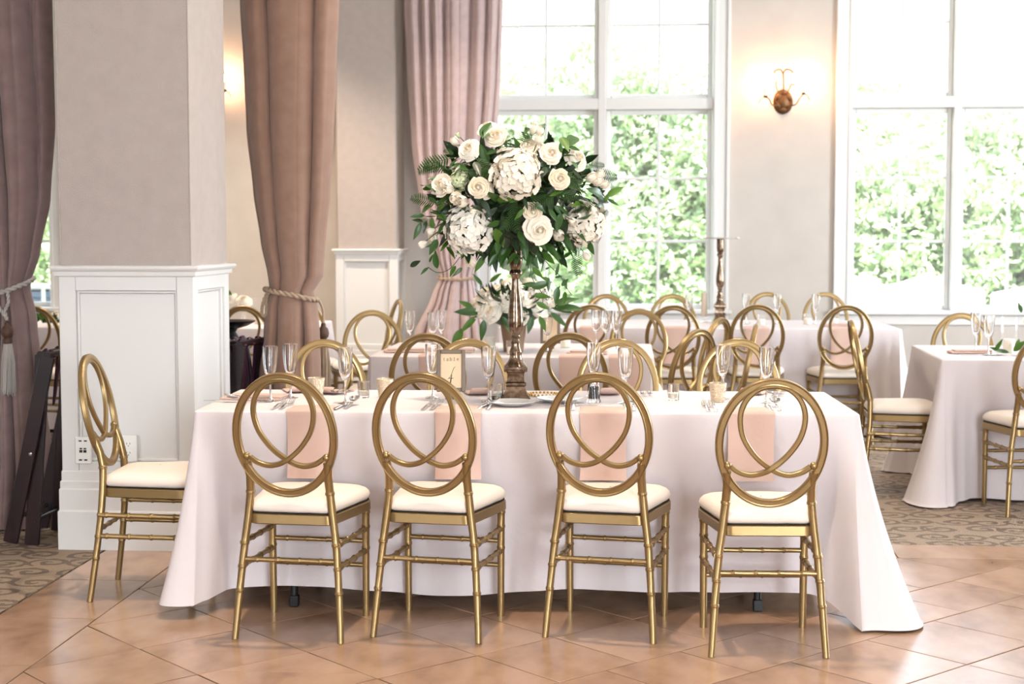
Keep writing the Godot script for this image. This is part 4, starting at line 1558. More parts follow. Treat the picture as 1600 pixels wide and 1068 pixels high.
	var fk := thing("fork", "outer fork at the setting closest to the white pillar", "fork", Vector3(-1.298, Y, -5.555), rot - 0.06, "forks on the front table")
	fork_parts(fk)
	for q in [[-1.270, -5.56, "inner fork at the setting closest to the white pillar", -0.06], [-0.742, -5.575, "outer fork at the setting before the table number frame", -0.1], [-0.712, -5.58, "inner fork at the setting before the table number frame", -0.1], [-0.226, -5.60, "outer fork at the setting past the flower stand", 0.0], [-0.203, -5.60, "inner fork at the setting past the flower stand", 0.0], [0.285, -5.61, "outer fork at the setting nearest the sweeping cloth corner", 0.0], [0.313, -5.61, "inner fork at the setting nearest the sweeping cloth corner", 0.02], [-1.165, -6.06, "fork across the table by the napkin near the brown curtain", PI - 0.1], [-1.140, -6.06, "second fork across the table by the napkin near the brown curtain", PI - 0.1], [-0.507, -6.09, "fork across the table behind the tealight at the flower stand", PI], [0.055, -6.11, "fork across the table past the pepper shaker", PI], [0.082, -6.11, "second fork across the table past the pepper shaker", PI], [0.575, -6.14, "fork across the table at the sweeping cloth corner", PI], [0.600, -6.14, "second fork across the table at the sweeping cloth corner", PI]]:
		copy(fk, q[2], Vector3(q[0], Y, q[1]), rot + q[3])
	var kn := thing("knife", "table knife at the setting closest to the white pillar", "knife", Vector3(-1.062, Y, -5.565), rot - 0.12, "knives on the front table")
	knife_parts(kn)
	for q in [[-0.540, -5.585, "table knife at the setting before the table number frame", -0.12], [-0.010, -5.60, "table knife at the setting past the flower stand", -0.02], [0.515, -5.625, "table knife at the setting nearest the sweeping cloth corner", -0.02], [-1.50, -5.715, "table knife lying along the end setting's napkin by the pillar", PI / 2 + 0.06]]:
		copy(kn, q[2], Vector3(q[0], Y, q[1]), rot + q[3])
	var sn := thing("spoon", "spoon at the setting closest to the white pillar", "spoon", Vector3(-1.032, Y, -5.575), rot - 0.1, "spoons on the front table")
	spoon_parts(sn)
	for q in [[-0.508, -5.59, "spoon at the setting before the table number frame", -0.12], [0.018, -5.60, "spoon at the setting past the flower stand", 0.0], [0.545, -5.64, "spoon at the setting nearest the sweeping cloth corner", 0.0], [-1.45, -5.69, "spoon lying along the end setting's napkin by the pillar", PI / 2 + 0.04]]:
		copy(sn, q[2], Vector3(q[0], Y, q[1]), rot + q[3])
	table_sign(Vector3(-0.690, Y, -5.87), deg_to_rad(5), "bronze frame with a cream card reading table 4 on the front table", true)
	table_sign(Vector3(-0.44, Y, -8.52), deg_to_rad(4), "bronze frame with a plain cream card on the middle table", false)


func table_sign(at: Vector3, turn: float, label: String, text: bool) -> void:
	var o := thing("table_number_frame", label, "table sign", at, turn, "bronze table number frames")
	var lean := Transform3D(Basis(Vector3.RIGHT, deg_to_rad(-7)), Vector3(0, 0.028, 0))
	var w := 0.112
	var h := 0.164
	var f := 0.0155
	var mb := MB.new()
	for q in [[-w / 2 + f / 2, h / 2, f, h], [w / 2 - f / 2, h / 2, f, h], [0, f / 2, w - 2 * f, f], [0, h - f / 2, w - 2 * f, f]]:
		mb.box(Vector3(q[0], q[1], 0), Vector3(q[2], q[3], 0.012), 0.002)
	part("frame_border", mb, M.frame, o, lean)
	var cb := MB.new()
	cb.box(Vector3(0, h / 2, -0.002), Vector3(w - 2 * f + 0.002, h - 2 * f + 0.002, 0.004), 0.0003)
	var card := part("card", cb, M.paper, o, lean)
	var sb := MB.new()
	sb.lathe([Vector2(0.0005, 0.0), Vector2(0.022, 0.0), Vector2(0.023, 0.004), Vector2(0.012, 0.010), Vector2(0.007, 0.018), Vector2(0.008, 0.030), Vector2(0.0005, 0.031)], 20, Vector3(0, 0, -0.004))
	part("stand", sb, M.frame, o)
	if not text:
		return
	var font := SystemFont.new()
	font.font_names = PackedStringArray(["Droid Serif"])
	font.font_italic = true
	var x := -0.0265
	for ch in "table":
		var tm := TextMesh.new()
		tm.text = ch
		tm.font = font
		tm.font_size = 20
		tm.pixel_size = 0.00088
		tm.depth = 0.0004
		part("letter", tm, M.ink, card, Transform3D(Basis.IDENTITY, Vector3(x, h - f - 0.0215, 0.0004)))
		x += 0.0132
	# a long sloping pen-drawn four
	var nb := MB.new()
	var strokes := [[[Vector3(0.020, 0.098, 0), Vector3(0.013, 0.095, 0), Vector3(0.006, 0.080, 0), Vector3(-0.001, 0.062, 0), Vector3(-0.011, 0.051, 0)], [0.0012, 0.0022, 0.002, 0.0018, 0.0012]], [[Vector3(-0.013, 0.0505, 0), Vector3(-0.006, 0.0530, 0), Vector3(0.002, 0.0520, 0), Vector3(0.010, 0.0545, 0)], [0.001, 0.0024, 0.0026, 0.001]], [[Vector3(0.004, 0.067, 0), Vector3(0.001, 0.056, 0), Vector3(-0.001, 0.044, 0), Vector3(-0.003, 0.032, 0)], [0.0014, 0.0034, 0.0042, 0.0046]]]
	for s in strokes:
		var flat: bool = abs(s[0][0].x - s[0][-1].x) > abs(s[0][0].y - s[0][-1].y)
		nb.ribbon(spline(s[0], 5), spread_w(s[1], 5), 0.0005, Vector3(-0.2, 1, 0).normalized() if flat else Vector3(1, -0.3, 0).normalized(), 6)
	part("numeral", nb, M.ink, card, Transform3D(Basis.IDENTITY, Vector3(0, 0, 0.0004)))


# ----------------------------------------------------------- the other tables
func far_tables() -> void:
	var Y := 0.7456
	var fo := thing("champagne_flute", "flute standing alone on the middle table before the white dado", "glass", Vector3(-1.22, Y, -8.42), 0.0, "champagne flutes on the other tables")
	flute_parts(fo, M.glass, 0.212, true, 20)
	for q in [[-1.075, -8.30, "front one of two flutes on the middle table before the pink curtain"], [-1.055, -8.52, "rear one of two flutes on the middle table before the pink curtain"], [-0.445, -8.30, "flute in front of the plain card frame on the middle table"], [-0.185, -8.62, "first of three flutes in a cluster on the middle table, nearest the card frame"], [-0.13, -8.60, "middle flute of a cluster of three on the middle table"], [-0.07, -8.56, "last of three clustered flutes, beside the turned chairs"], [0.44, -11.25, "flute on the window table beside the pale candle"], [0.84, -11.05, "flute on the window table beside the flat-topped stand"], [1.06, -11.05, "flute under the wall lamp, through a chair's oval back"], [1.335, -11.05, "flute on the window table in front of the pale chair by the casing"], [1.895, -8.50, "flute nearer the window on the edge table, before a gold chair"], [1.90, -8.22, "flute nearer the camera on the edge table, beside its green leaves"], [-2.52, -10.55, "flute on the table past the pillar, beside the brown curtain"], [-3.92, -10.5, "flute on the table seen beside the mauve curtain"]]:
		copy(fo, q[2], Vector3(q[0], Y, q[1]))
	# glass cylinders with candles
	var cy := thing("candle_cylinder", "glass cylinder with a white candle beside the low bouquet", "candle holder", Vector3(-0.765, Y, -8.35), 0.0, "glass candle cylinders")
	var gb := MB.new()
	gb.lathe([Vector2(0.0005, 0.0), Vector2(0.043, 0.0), Vector2(0.045, 0.004), Vector2(0.045, 0.19)], 28)
	part("cylinder", gb, M.thin, cy)
	var rb := MB.new()
	rb.lathe([Vector2(0.0445, 0.1885), Vector2(0.046, 0.189), Vector2(0.046, 0.192), Vector2(0.0445, 0.192)], 28)
	part("rim", rb, M.thin, cy)
	var wb := MB.new()
	wb.lathe([Vector2(0.0005, 0.003), Vector2(0.030, 0.003), Vector2(0.031, 0.07), Vector2(0.028, 0.074), Vector2(0.0005, 0.072)], 20)
	part("candle", wb, M.wax, cy)
	copy(cy, "glass cylinder with a white candle on the edge table, by the single rose", Vector3(2.055, Y, -8.42))
	copy(cy, "glass cylinder on the table past the pillar, next to the white rose", Vector3(-2.64, Y, -10.7))
	var pc := thing("pillar_candle", "tall pale candle on a glass foot on the window table", "candle", Vector3(0.545, Y, -11.15))
	var pb := MB.new()
	pb.lathe([Vector2(0.0005, 0.045), Vector2(0.022, 0.045), Vector2(0.0225, 0.215), Vector2(0.019, 0.22), Vector2(0.0005, 0.217)], 20)
	part("candle", pb, mat(Color(0.82, 0.76, 0.68), 0.5), pc)
	var pf := MB.new()
	pf.lathe([Vector2(0.0005, 0.0), Vector2(0.03, 0.0), Vector2(0.031, 0.004), Vector2(0.010, 0.012), Vector2(0.009, 0.03), Vector2(0.024, 0.04), Vector2(0.025, 0.05)], 20)
	part("foot", pf, M.thin, pc)
	# votives
	var te := thing("tealight_glass", "clear tealight on the window table under the wall lamp", "candle holder", Vector3(1.27, Y, -11.0), 0.0, "tealights on the other tables")
	var tb := MB.new()
	tb.lathe([Vector2(0.0005, 0.0), Vector2(0.031, 0.0), Vector2(0.032, 0.075), Vector2(0.030, 0.075)], 20)
	part("cup", tb, M.thin, te)
	var tw := MB.new()
	tw.lathe([Vector2(0.0005, 0.003), Vector2(0.028, 0.003), Vector2(0.028, 0.04), Vector2(0.0005, 0.042)], 16)
	part("candle", tw, M.wax, te)
	for q in [[1.46, -11.0, "clear tealight on the window table, before the pale chair by the casing"], [0.93, -10.85, "clear tealight on the window table, inside a chair's oval"], [-0.36, -8.62, "dark-wicked tealight by the plain card frame"], [-0.62, -8.08, "tealight cup below the low bouquet"]]:
		copy(te, q[2], Vector3(q[0], Y, q[1]))
	# flat-topped candlestick on the window table
	var cs := thing("flower_stand", "tall silver stand with an empty flat top on the window table", "stand", Vector3(0.655, Y, -11.1), 0.0, "turned flower stands")
	var cb := MB.new()
	cb.lathe(turned(1.0, 0.6), 20)
	part("shaft", cb, M.bronze, cs)
	var ct := MB.new()
	ct.lathe([Vector2(0.0005, 0.595), Vector2(0.02, 0.595), Vector2(0.03, 0.604), Vector2(0.135, 0.608), Vector2(0.138, 0.612), Vector2(0.135, 0.617), Vector2(0.0005, 0.615)], 30)
	part("top_plate", ct, M.steel, cs)
	var cf := MB.new()
	cf.lathe(square_foot(), 4, Vector3.ZERO, Basis.IDENTITY, PI / 4)
	part("foot", cf, M.bronze, cs)
	# folded napkins with cutlery
	for q in [[Vector3(-1.22, Y, -8.2), 0.2, "blush napkin rolled on the middle table's near corner"], [Vector3(-0.95, Y, -8.22), 0.0, "blush napkin lying flat on the middle table, behind the shaded chair"], [Vector3(-0.22, Y, -8.15), -0.1, "blush napkin lying flat on the middle table past the flower stand"], [Vector3(1.83, Y, -8.35), 0.05, "blush napkin folded at the edge table's end setting"], [Vector3(1.45, Y, -10.75), 0.0, "blush napkin folded on the window table's corner"]]:
		var nb := MB.new()
		nb.box(Vector3(0, 0.007, 0), Vector3(0.22, 0.013, 0.11), 0.006)
		nb.box(Vector3(0.01, 0.017, 0.01), Vector3(0.2, 0.008, 0.08), 0.004)
		solo("napkin", nb, M.blush, q[2], "napkin", q[0], q[1], "folded napkins at the other tables")
	var kn := thing("knife", "knife beside the edge table's folded napkin", "knife", Vector3(1.86, Y, -8.20), PI / 2 + 0.1, "cutlery at the other tables")
	knife_parts(kn)
	copy(kn, "knife on the middle table behind the shaded chair", Vector3(-0.95, Y, -8.10), PI / 2 - 0.1)
	copy(kn, "knife angled across the edge table's near side", Vector3(2.0, Y, -8.16), 0.6)
	# dark pedestal bowl behind the tray stand
	var st := thing("side_table", "small dark round pedestal table tucked behind the near pillar", "table", Vector3(-2.02, 0, -7.62))
	var sb := MB.new()
	sb.lathe([Vector2(0.0005, 0.0), Vector2(0.15, 0.0), Vector2(0.15, 0.02), Vector2(0.03, 0.05), Vector2(0.025, 0.4), Vector2(0.03, 0.80), Vector2(0.05, 0.815)], 24)
	part("pedestal", sb, M.mahogany, st)
	var sp := MB.new()
	sp.lathe([Vector2(0.0005, 0.815), Vector2(0.095, 0.815), Vector2(0.1, 0.825), Vector2(0.095, 0.835), Vector2(0.0005, 0.835)], 30)
	part("table_top", sp, M.mahogany, st)
	var bo := thing("pedestal_bowl", "black shallow bowl on a flared foot, half hidden by the near pillar", "bowl", Vector3(-2.02, 0.8355, -7.62))
	var bb := MB.new()
	bb.lathe([Vector2(0.0005, 0.0), Vector2(0.05, 0.0), Vector2(0.052, 0.006), Vector2(0.035, 0.03), Vector2(0.022, 0.055), Vector2(0.03, 0.072)], 28)
	part("bowl_foot", bb, M.black, bo)
	var bt := MB.new()
	bt.lathe([Vector2(0.0005, 0.068), Vector2(0.03, 0.07), Vector2(0.08, 0.085), Vector2(0.118, 0.105), Vector2(0.121, 0.112), Vector2(0.116, 0.112), Vector2(0.075, 0.094), Vector2(0.0005, 0.085)], 36)
	part("bowl_dish", bt, mat(Color(0.09, 0.075, 0.08), 0.25, 0.4), bo)


func turned(s: float, top: float) -> Array:
	# baluster profile of the tall stand above its square foot, radius and height
	var P := [[0.040, 0.135], [0.046, 0.128], [0.0445, 0.120], [0.044, 0.118], [0.0455, 0.133], [0.034, 0.145], [0.026, 0.158], [0.0225, 0.172], [0.0245, 0.186], [0.0245, 0.189], [0.0175, 0.208], [0.0175, 0.221], [0.0205, 0.222], [0.0175, 0.227], [0.0135, 0.238], [0.0185, 0.247], [0.0165, 0.253], [0.024, 0.268], [0.0295, 0.288], [0.0295, 0.312], [0.0270, 0.352], [0.0225, 0.394], [0.0160, 0.434], [0.0145, 0.466], [0.0165, 0.480], [0.0255, 0.489], [0.0255, 0.493], [0.0215, 0.501], [0.0185, 0.505], [0.0245, 0.520], [0.0265, 0.545], [0.0275, 0.60]]
	var o := [Vector2(0.0005, 0.118)]
	for q in P:
		if q[0] == 0.0445 or q[0] == 0.044 or q[0] == 0.040:
			continue
		o.append(Vector2(q[0] * s, min(q[1], top)))
	o.append(Vector2(0.0005, top))
	return o


func square_foot() -> Array:
	var o := [Vector2(0.0005, 0.0)]
	for q in [[0.0565, 0.0], [0.0565, 0.010], [0.051, 0.018], [0.042, 0.031], [0.037, 0.048], [0.035, 0.056], [0.040, 0.060], [0.041, 0.070], [0.0335, 0.074], [0.0325, 0.080], [0.0325, 0.105], [0.036, 0.111], [0.0445, 0.113], [0.046, 0.123], [0.0445, 0.131], [0.0355, 0.136]]:
		o.append(Vector2(q[0] * 1.4142, q[1]))
	o.append(Vector2(0.0005, 0.138))
	return o


# ------------------------------------------------------------------ the flowers
func rose_mesh(seed_: int, open: float, from := 0, to := 30) -> ArrayMesh:
	# a rose of diameter about 1 looking up +y, petals wound in a spiral round a tight heart
	var r := RandomNumberGenerator.new()
	r.seed = seed_
	var mb := MB.new()
	var N := 30
	for k in N:
		var u := float(k) / (N - 1)
		var th := k * 2.39996 + r.randf_range(-0.2, 0.2)
		var rough := r.randf_range(-1, 1)
		var jit := r.randf_range(-1, 1)
		var ruf := r.randf_range(0, TAU)
		if k < from or k >= to:
			continue
		var rad := 0.085 + 0.255 * pow(u, 0.95)
		var top := 0.285 - 0.15 * u * u * (0.5 + open) + 0.045 * rough * u
		var bot := -0.26 + 0.10 * (1.0 - u)
		var half: float = (0.15 + 0.15 * u) * 1.15
		var curl := open * smoothstep(0.25, 1.0, u)
		var rows := []
		for i in 8:
			var s := i / 7.0
			var row := PackedVector3Array()
			for j in 7:
				var w := (j - 3) / 3.0
				var wd: float = half * pow(sin(PI * clampf(0.14 + s * 0.66, 0, 1)), 0.55)
				var ang: float = w * wd / (rad + 0.045)
				var lean: float = lerpf(-0.42, 0.06, smoothstep(0.05, 0.8, u))
				var rr: float = rad * (0.50 + 0.50 * sqrt(s)) * (1.0 + lean * s * s) + 0.022 * s * s + (0.028 * jit * u + 0.012 * sin(w * 4.0 + ruf) * u) * s + curl * 0.15 * pow(s, 4.0) * (1.0 - 0.35 * w * w) + 0.05 * w * w * w * u * s
				var y: float = lerpf(bot, top, s) - 0.05 * w * w * s - curl * 0.15 * pow(s, 6.0)
				row.append(Vector3(cos(th + ang) * rr, y, sin(th + ang) * rr))
			rows.append(row)
		mb.grid(rows, false, false, 0)
	if from == 0:
		mb.lathe([Vector2(0.09, -0.1), Vector2(0.10, 0.06), Vector2(0.085, 0.15), Vector2(0.055, 0.195), Vector2(0.02, 0.208), Vector2(0.0005, 0.2)], 14)
	else:
		mb.lathe([Vector2(0.30, -0.16), Vector2(0.37, -0.03), Vector2(0.33, 0.06), Vector2(0.24, 0.13), Vector2(0.15, 0.165), Vector2(0.08, 0.17), Vector2(0.0005, 0.16)], 20)
	return mb.mesh()


func rose(R: Array, m: Material, parent: Node, tr: Transform3D) -> void:
	var o := part("rose", R[0], m, parent, tr)
	part("rose_heart", R[1], M.petal_cream, o)


func hydrangea_mesh(seed_: int) -> ArrayMesh:
	# a lumpy ball of four-petalled florets, diameter about 1
	var r := RandomNumberGenerator.new()
	r.seed = seed_
	var mb := MB.new()
	var N := 150
	for k in N:
		var y := 1.0 - 1.8 * (k + 0.5) / N
		var a := k * 2.39996
		var q := Vector3(cos(a) * sqrt(1 - y * y), y, sin(a) * sqrt(1 - y * y))
		var lump := 0.42 + 0.05 * sin(q.x * 5.0 + seed_) * cos(q.z * 4.0) + 0.03 * sin(q.y * 7.0)
		var c := q * (lump + r.randf_range(-0.02, 0.04))
		var up := (q + Vector3(r.randf_range(-0.5, 0.5), r.randf_range(-0.4, 0.5), r.randf_range(-0.5, 0.5))).normalized()
		var sx := up.cross(Vector3(0.3, 0.5, 0.8)).normalized()
		var sz := sx.cross(up)
		var t0 := r.randf() * TAU
		var size := r.randf_range(0.072, 0.105)
		for p in 4:
			var t := t0 + p * PI / 2
			var d := sx * cos(t) + sz * sin(t)
			var e := -sx * sin(t) + sz * cos(t)
			var rows := []
			for i in 4:
				var s := i / 3.0
				var w: float = [0.22, 0.85, 0.95, 0.4][i]
				var row := PackedVector3Array()
				for j in [-1.0, 0.0, 1.0]:
					row.append(c + d * s * size + e * j * w * size * 0.58 + up * size * (0.20 * s * s + 0.22 * j * j * w - 0.1 * s))
				rows.append(row)
			mb.grid(rows, false, false, 0)
	return mb.mesh()


func bud_mesh(seed_: int) -> ArrayMesh:
	var r := RandomNumberGenerator.new()
	r.seed = seed_
	var mb := MB.new()
	for k in 8:
		var th := k * 2.4
		var u := k / 7.0
		var rows := []
		for i in 6:
			var s := i / 5.0
			var row := PackedVector3Array()
			for j in 5:
				var w := (j - 2) / 2.0
				var rr := (0.10 + 0.34 * u) * sin(PI * clampf(0.15 + 0.62 * s, 0, 1)) + 0.04 * u * s
				row.append(Vector3(cos(th + w * 0.8) * rr, -0.45 + 0.95 * s - 0.06 * w * w, sin(th + w * 0.8) * rr))
			rows.append(row)
		mb.grid(rows, false, false, 0)
	mb.lathe([Vector2(0.02, -0.62), Vector2(0.12, -0.52), Vector2(0.22, -0.40), Vector2(0.24, -0.30)], 10)
	return mb.mesh()


func leaf_mesh(bend: float, fold: float, width: float, twist := 0.0) -> ArrayMesh:
	# length 1 along +y from its base, upper side towards +z, with a little thickness
	var mb := MB.new()
	var rows := []
	for i in 9:
		var s := i / 8.0
		var w := width * pow(sin(PI * pow(s, 0.8)), 0.85) * (1.0 - 0.25 * s)
		if i == 0:
			w = 0.012
		if i == 8:
			w = 0.002
		var row := PackedVector3Array()
		var tw := twist * s
		for side in 2:
			for j in 5:
				var q := (j - 2) / 2.0 * (1.0 if side == 0 else -1.0)
				var z: float = -bend * s * s + fold * abs(q) * w + (0.004 if side == 0 else -0.004) * (1.0 - abs(q))
				var x := q * w
				row.append(Vector3(x * cos(tw) - z * sin(tw) * 0.3, s, z + x * sin(tw)))
		rows.append(row)
	mb.grid(rows, true)
	return mb.mesh()


func fern_mesh(bend: float, n := 13) -> ArrayMesh:
	var mb := MB.new()
	var sp := []
	for k in 12:
		var s := k / 11.0
		sp.append(Vector3(0.05 * sin(s * 3.0), s, -bend * s * s))
	var rad := []
	for k in 12:
		rad.append(0.009 - 0.0065 * k / 11.0)
	mb.tube(sp, rad, 5)
	for k in n:
		var s := 0.16 + 0.82 * k / n
		var c := Vector3(0.05 * sin(s * 3.0), s, -bend * s * s)
		var ln := 0.22 * sin(PI * clampf(0.22 + 0.72 * (s - 0.16) / 0.84, 0, 1)) + 0.02
		for sd in [-1.0, 1.0]:
			var d := Vector3(sd * 0.86, 0.50, 0.0).normalized()
			var e := Vector3(-0.5 * sd, 0.86, 0).normalized()
			var rows := []
			for i in 5:
				var u := i / 4.0
				var w: float = [0.008, 0.019, 0.018, 0.012, 0.001][i]
				var p := c + d * ln * u + Vector3(0, 0, -0.05 * u * u - bend * 0.3 * u * ln)
				rows.append(PackedVector3Array([p - e * w, p + Vector3(0, 0, 0.006), p + e * w, p - Vector3(0, 0, 0.003)]))
			mb.grid(rows, true)
	return mb.mesh()


func aim(y_dir: Vector3, z_hint: Vector3, size: float, at: Vector3) -> Transform3D:
	# +y along y_dir, +z as near to z_hint as can be
	var y := y_dir.normalized()
	var x := y.cross(z_hint).normalized()
	if x.length() < 0.1:
		x = y.cross(Vector3(0.3, 0.2, 0.9)).normalized()
	var z := x.cross(y)
	return Transform3D(Basis(x * size, y * size, z * size), at)


func flowers() -> void:
	var base := Vector3(-0.436, 0.7456, -5.85)
	var yaw := deg_to_rad(4.4)
	var vs := thing("flower_stand", "tall antique-silver turned stand carrying the big flower ball on the front table", "stand", base, yaw, "turned flower stands")
	var sb := MB.new()
	sb.lathe(turned(1.0, 0.6), 32)
	part("shaft", sb, M.bronze, vs)
	var fb := MB.new()
	fb.lathe(square_foot(), 4, Vector3.ZERO, Basis.IDENTITY, PI / 4)
	part("foot", fb, M.bronze, vs)
	var roses := []
	for k in 3:
		roses.append([rose_mesh(100 + k, [0.5, 0.8, 0.35][k], 11), rose_mesh(100 + k, [0.5, 0.8, 0.35][k], 0, 11)])
	var hyd := hydrangea_mesh(9)
	var bud := bud_mesh(4)
	var leaves := [leaf_mesh(0.15, 0.25, 0.21), leaf_mesh(0.3, 0.2, 0.19, 0.4), leaf_mesh(-0.1, 0.3, 0.225, -0.3), leaf_mesh(0.05, 0.22, 0.15)]
	var ferns := [fern_mesh(0.2), fern_mesh(0.4), fern_mesh(0.05, 13)]
	var o := thing("flower_arrangement", "big ball of cream roses, white hydrangeas, ferns and dark leaves on the tall stand", "flowers", base + Vector3(0, 0.785, 0), yaw)
	# everything below in the ball's own frame; K pixels of a close view are a metre
	var K := 1442.0
	var at := func(px: float, py: float, z: float) -> Vector3: return Vector3((px - 659.0) / K, (463.0 - py) / K, z)
	var cz := func(px: float, py: float, k: float) -> float:
		var q := Vector2((px - 659.0) / K / 0.36, (430.0 - py) / K / 0.25)
		return k * 0.27 * sqrt(max(0.03, 1.0 - min(q.length_squared(), 1.0)))
	# floral foam core on the stand's cup
	var core := MB.new()
	core.lathe([Vector2(0.0005, -0.19), Vector2(0.05, -0.185), Vector2(0.13, -0.10), Vector2(0.17, 0.0), Vector2(0.14, 0.09), Vector2(0.07, 0.14), Vector2(0.0005, 0.15)], 18)
	part("moss_core", core, M.leaf_dark, o)
	var rs := [[555, 155, 66, 0.75, 0], [505, 98, 60, 0.1, 1], [413, 222, 64, 0.85, 1], [266, 412, 66, 0.9, 0], [468, 430, 62, 1.12, 2], [845, 248, 64, 0.9, 0], [988, 268, 66, 0.55, 1], [885, 386, 62, 1.15, 2], [782, 648, 78, 1.15, 1], [750, 555, 56, 0.95, 0], [728, 205, 52, 0.55, 2], [345, 482, 40, 1.0, 2], [412, 822, 44, 0.8, 1], [205, 692, 40, 0.5, 2], [800, 215, 45, 0.4, 1], [500, 440, 48, 0.9, 1], [310, 400, 45, 0.6, 0], [620, 300, 40, 0.2, 1]]
	for q in rs:
		var p: Vector3 = at.call(q[0], q[1], cz.call(q[0], q[1], q[3]) + 0.015)
		var out := Vector3(p.x * 1.2, p.y * 1.0 + 0.07, max(p.z, 0.05) * 2.4 + 0.12)
		rose(roses[q[4]], M.petal if (int(q[0]) % 3) else M.petal_cream, o, aim(out, Vector3.UP, 2.2 * q[2] / K, p))
	for q in [[665, 358, 138, 1.12, 0], [412, 648, 132, 1.08, 1], [1034, 612, 122, 0.75, 0], [362, 388, 62, 0.75, 2], [700, 300, 80, 0.95, 0]]:
		var p: Vector3 = at.call(q[0], q[1], cz.call(q[0], q[1], q[3]) - 0.015)
		part("hydrangea", hyd, [M.petal, M.petal_white, M.petal_green][q[4]], o, aim(Vector3(p.x, p.y + 0.05, p.z * 2.2 + 0.1), Vector3.UP, 2.05 * q[2] / K, p))
	var stems := MB.new()
	for q in [[755, 108, 30], [786, 120, 27], [780, 166, 32], [330, 170, 27], [345, 134, 16], [1066, 370, 34], [1100, 388, 32], [1136, 404, 26], [1115, 348, 24], [302, 430, 32], [376, 497, 38], [885, 672, 38], [686, 455, 14], [150, 725, 24], [1046, 790, 26], [962, 605, 26], [330, 478, 26], [195, 655, 24], [745, 700, 20]]:
		var p: Vector3 = at.call(q[0], q[1], cz.call(q[0], q[1], 0.95) + 0.03)
		var root := p * Vector3(0.45, 0.3, 0.4)
		part("bud", bud, M.petal if q[2] > 20 else M.petal_green, o, aim((p - root) + Vector3(0, 0.02, 0.03), Vector3.UP, 2.0 * q[2] / K, p))
		stems.tube(spline([root, root.lerp(p, 0.6) + Vector3(0, 0.01, 0), p], 4), 0.0018, 5)
	# fern fronds: base and tip
	for q in [[330, 262, 112, 330, 0], [300, 330, 122, 285, 1], [330, 250, 262, 215, 0], [240, 520, 78, 470, 0], [690, 200, 742, 45, 1], [745, 110, 820, 75, 2], [1060, 340, 1238, 345, 1], [1050, 290, 1150, 292, 0], [640, 470, 670, 645, 2], [720, 500, 610, 640, 0], [1110, 590, 1155, 545, 2], [1130, 560, 1105, 670, 1], [1000, 740, 1008, 880, 0], [600, 220, 640, 112, 2], [440, 260, 540, 340, 1], [560, 360, 430, 360, 0], [930, 340, 1010, 420, 1], [830, 430, 980, 470, 0], [230, 640, 150, 600, 2], [330, 560, 320, 650, 2], [960, 560, 1060, 500, 1], [880, 470, 760, 520, 0]]:
		var a: Vector3 = at.call(q[0], q[1], cz.call(q[0], q[1], 0.9))
		var b: Vector3 = at.call(q[2], q[3], cz.call(q[2], q[3], 1.0) + 0.05)
		part("fern_frond", ferns[q[4]], M.fern, o, aim(b - a, Vector3(a.x * 0.4, 0.15, 1.0), (b - a).length() * 1.05, a))
	# single leaves that show their outline: base, tip
	var ls := [[985, 140, 945, 185], [905, 150, 935, 210], [940, 205, 1000, 220], [900, 240, 895, 190], [480, 160, 518, 88], [1155, 468, 1240, 408], [1140, 500, 1165, 450], [1130, 470, 1075, 425], [1160, 480, 1215, 512], [1100, 490, 1155, 530], [1090, 480, 1165, 495], [150, 410, 218, 395], [220, 430, 150, 408], [200, 520, 130, 545], [160, 570, 95, 570], [150, 600, 95, 600], [170, 600, 155, 655], [140, 610, 108, 690], [200, 580, 205, 650], [230, 500, 180, 470], [215, 730, 175, 735], [230, 700, 190, 780], [80, 848, 137, 820], [180, 855, 142, 880], [185, 825, 205, 785], [228, 860, 215, 770], [330, 845, 300, 895], [365, 855, 322, 895], [490, 790, 440, 865], [560, 780, 515, 840], [545, 790, 548, 870], [580, 790, 590, 850], [660, 770, 612, 835], [640, 780, 700, 800], [660, 790, 665, 835], [760, 780, 720, 845], [800, 770, 865, 830], [870, 760, 905, 830], [900, 790, 940, 850], [920, 800, 960, 770], [830, 790, 790, 830], [550, 640, 590, 740], [600, 650, 560, 730], [500, 720, 545, 770], [430, 740, 480, 790], [300, 700, 250, 760], [280, 740, 330, 790], [340, 720, 360, 790], [390, 760, 400, 830], [1040, 700, 1080, 780], [1000, 700, 950, 760], [960, 700, 990, 770], [330, 300, 400, 330], [380, 300, 340, 350], [440, 290, 470, 350], [590, 250, 640, 270], [500, 250, 560, 230], [700, 480, 720, 540], [760, 510, 810, 550], [830, 540, 880, 600], [900, 560, 880, 650], [930, 600, 905, 690], [480, 490, 520, 560], [430, 520, 480, 545], [560, 490, 640, 500], [640, 480, 580, 530], [960, 330, 1005, 375], [990, 320, 960, 290], [820, 320, 790, 370], [700, 540, 660, 590], [840, 470, 900, 450], [300, 600, 240, 560], [280, 520, 220, 540], [260, 560, 300, 620], [1040, 460, 980, 440], [1020, 500, 960, 520]]
	for q in ls:
		var a: Vector3 = at.call(q[0], q[1], cz.call(q[0], q[1], 1.0) + 0.02)
		var b: Vector3 = at.call(q[2], q[3], cz.call(q[2], q[3], 1.05) + 0.035)
		var d := b - a
		part("leaf", leaves[rng.randi() % 4], [M.leaf, M.leaf, M.leaf_dark, M.leaf_light][rng.randi() % 4], o, aim(d, Vector3(rng.randf_range(-0.5, 0.5), 0.5, 1.0), d.length() * 1.12, a))
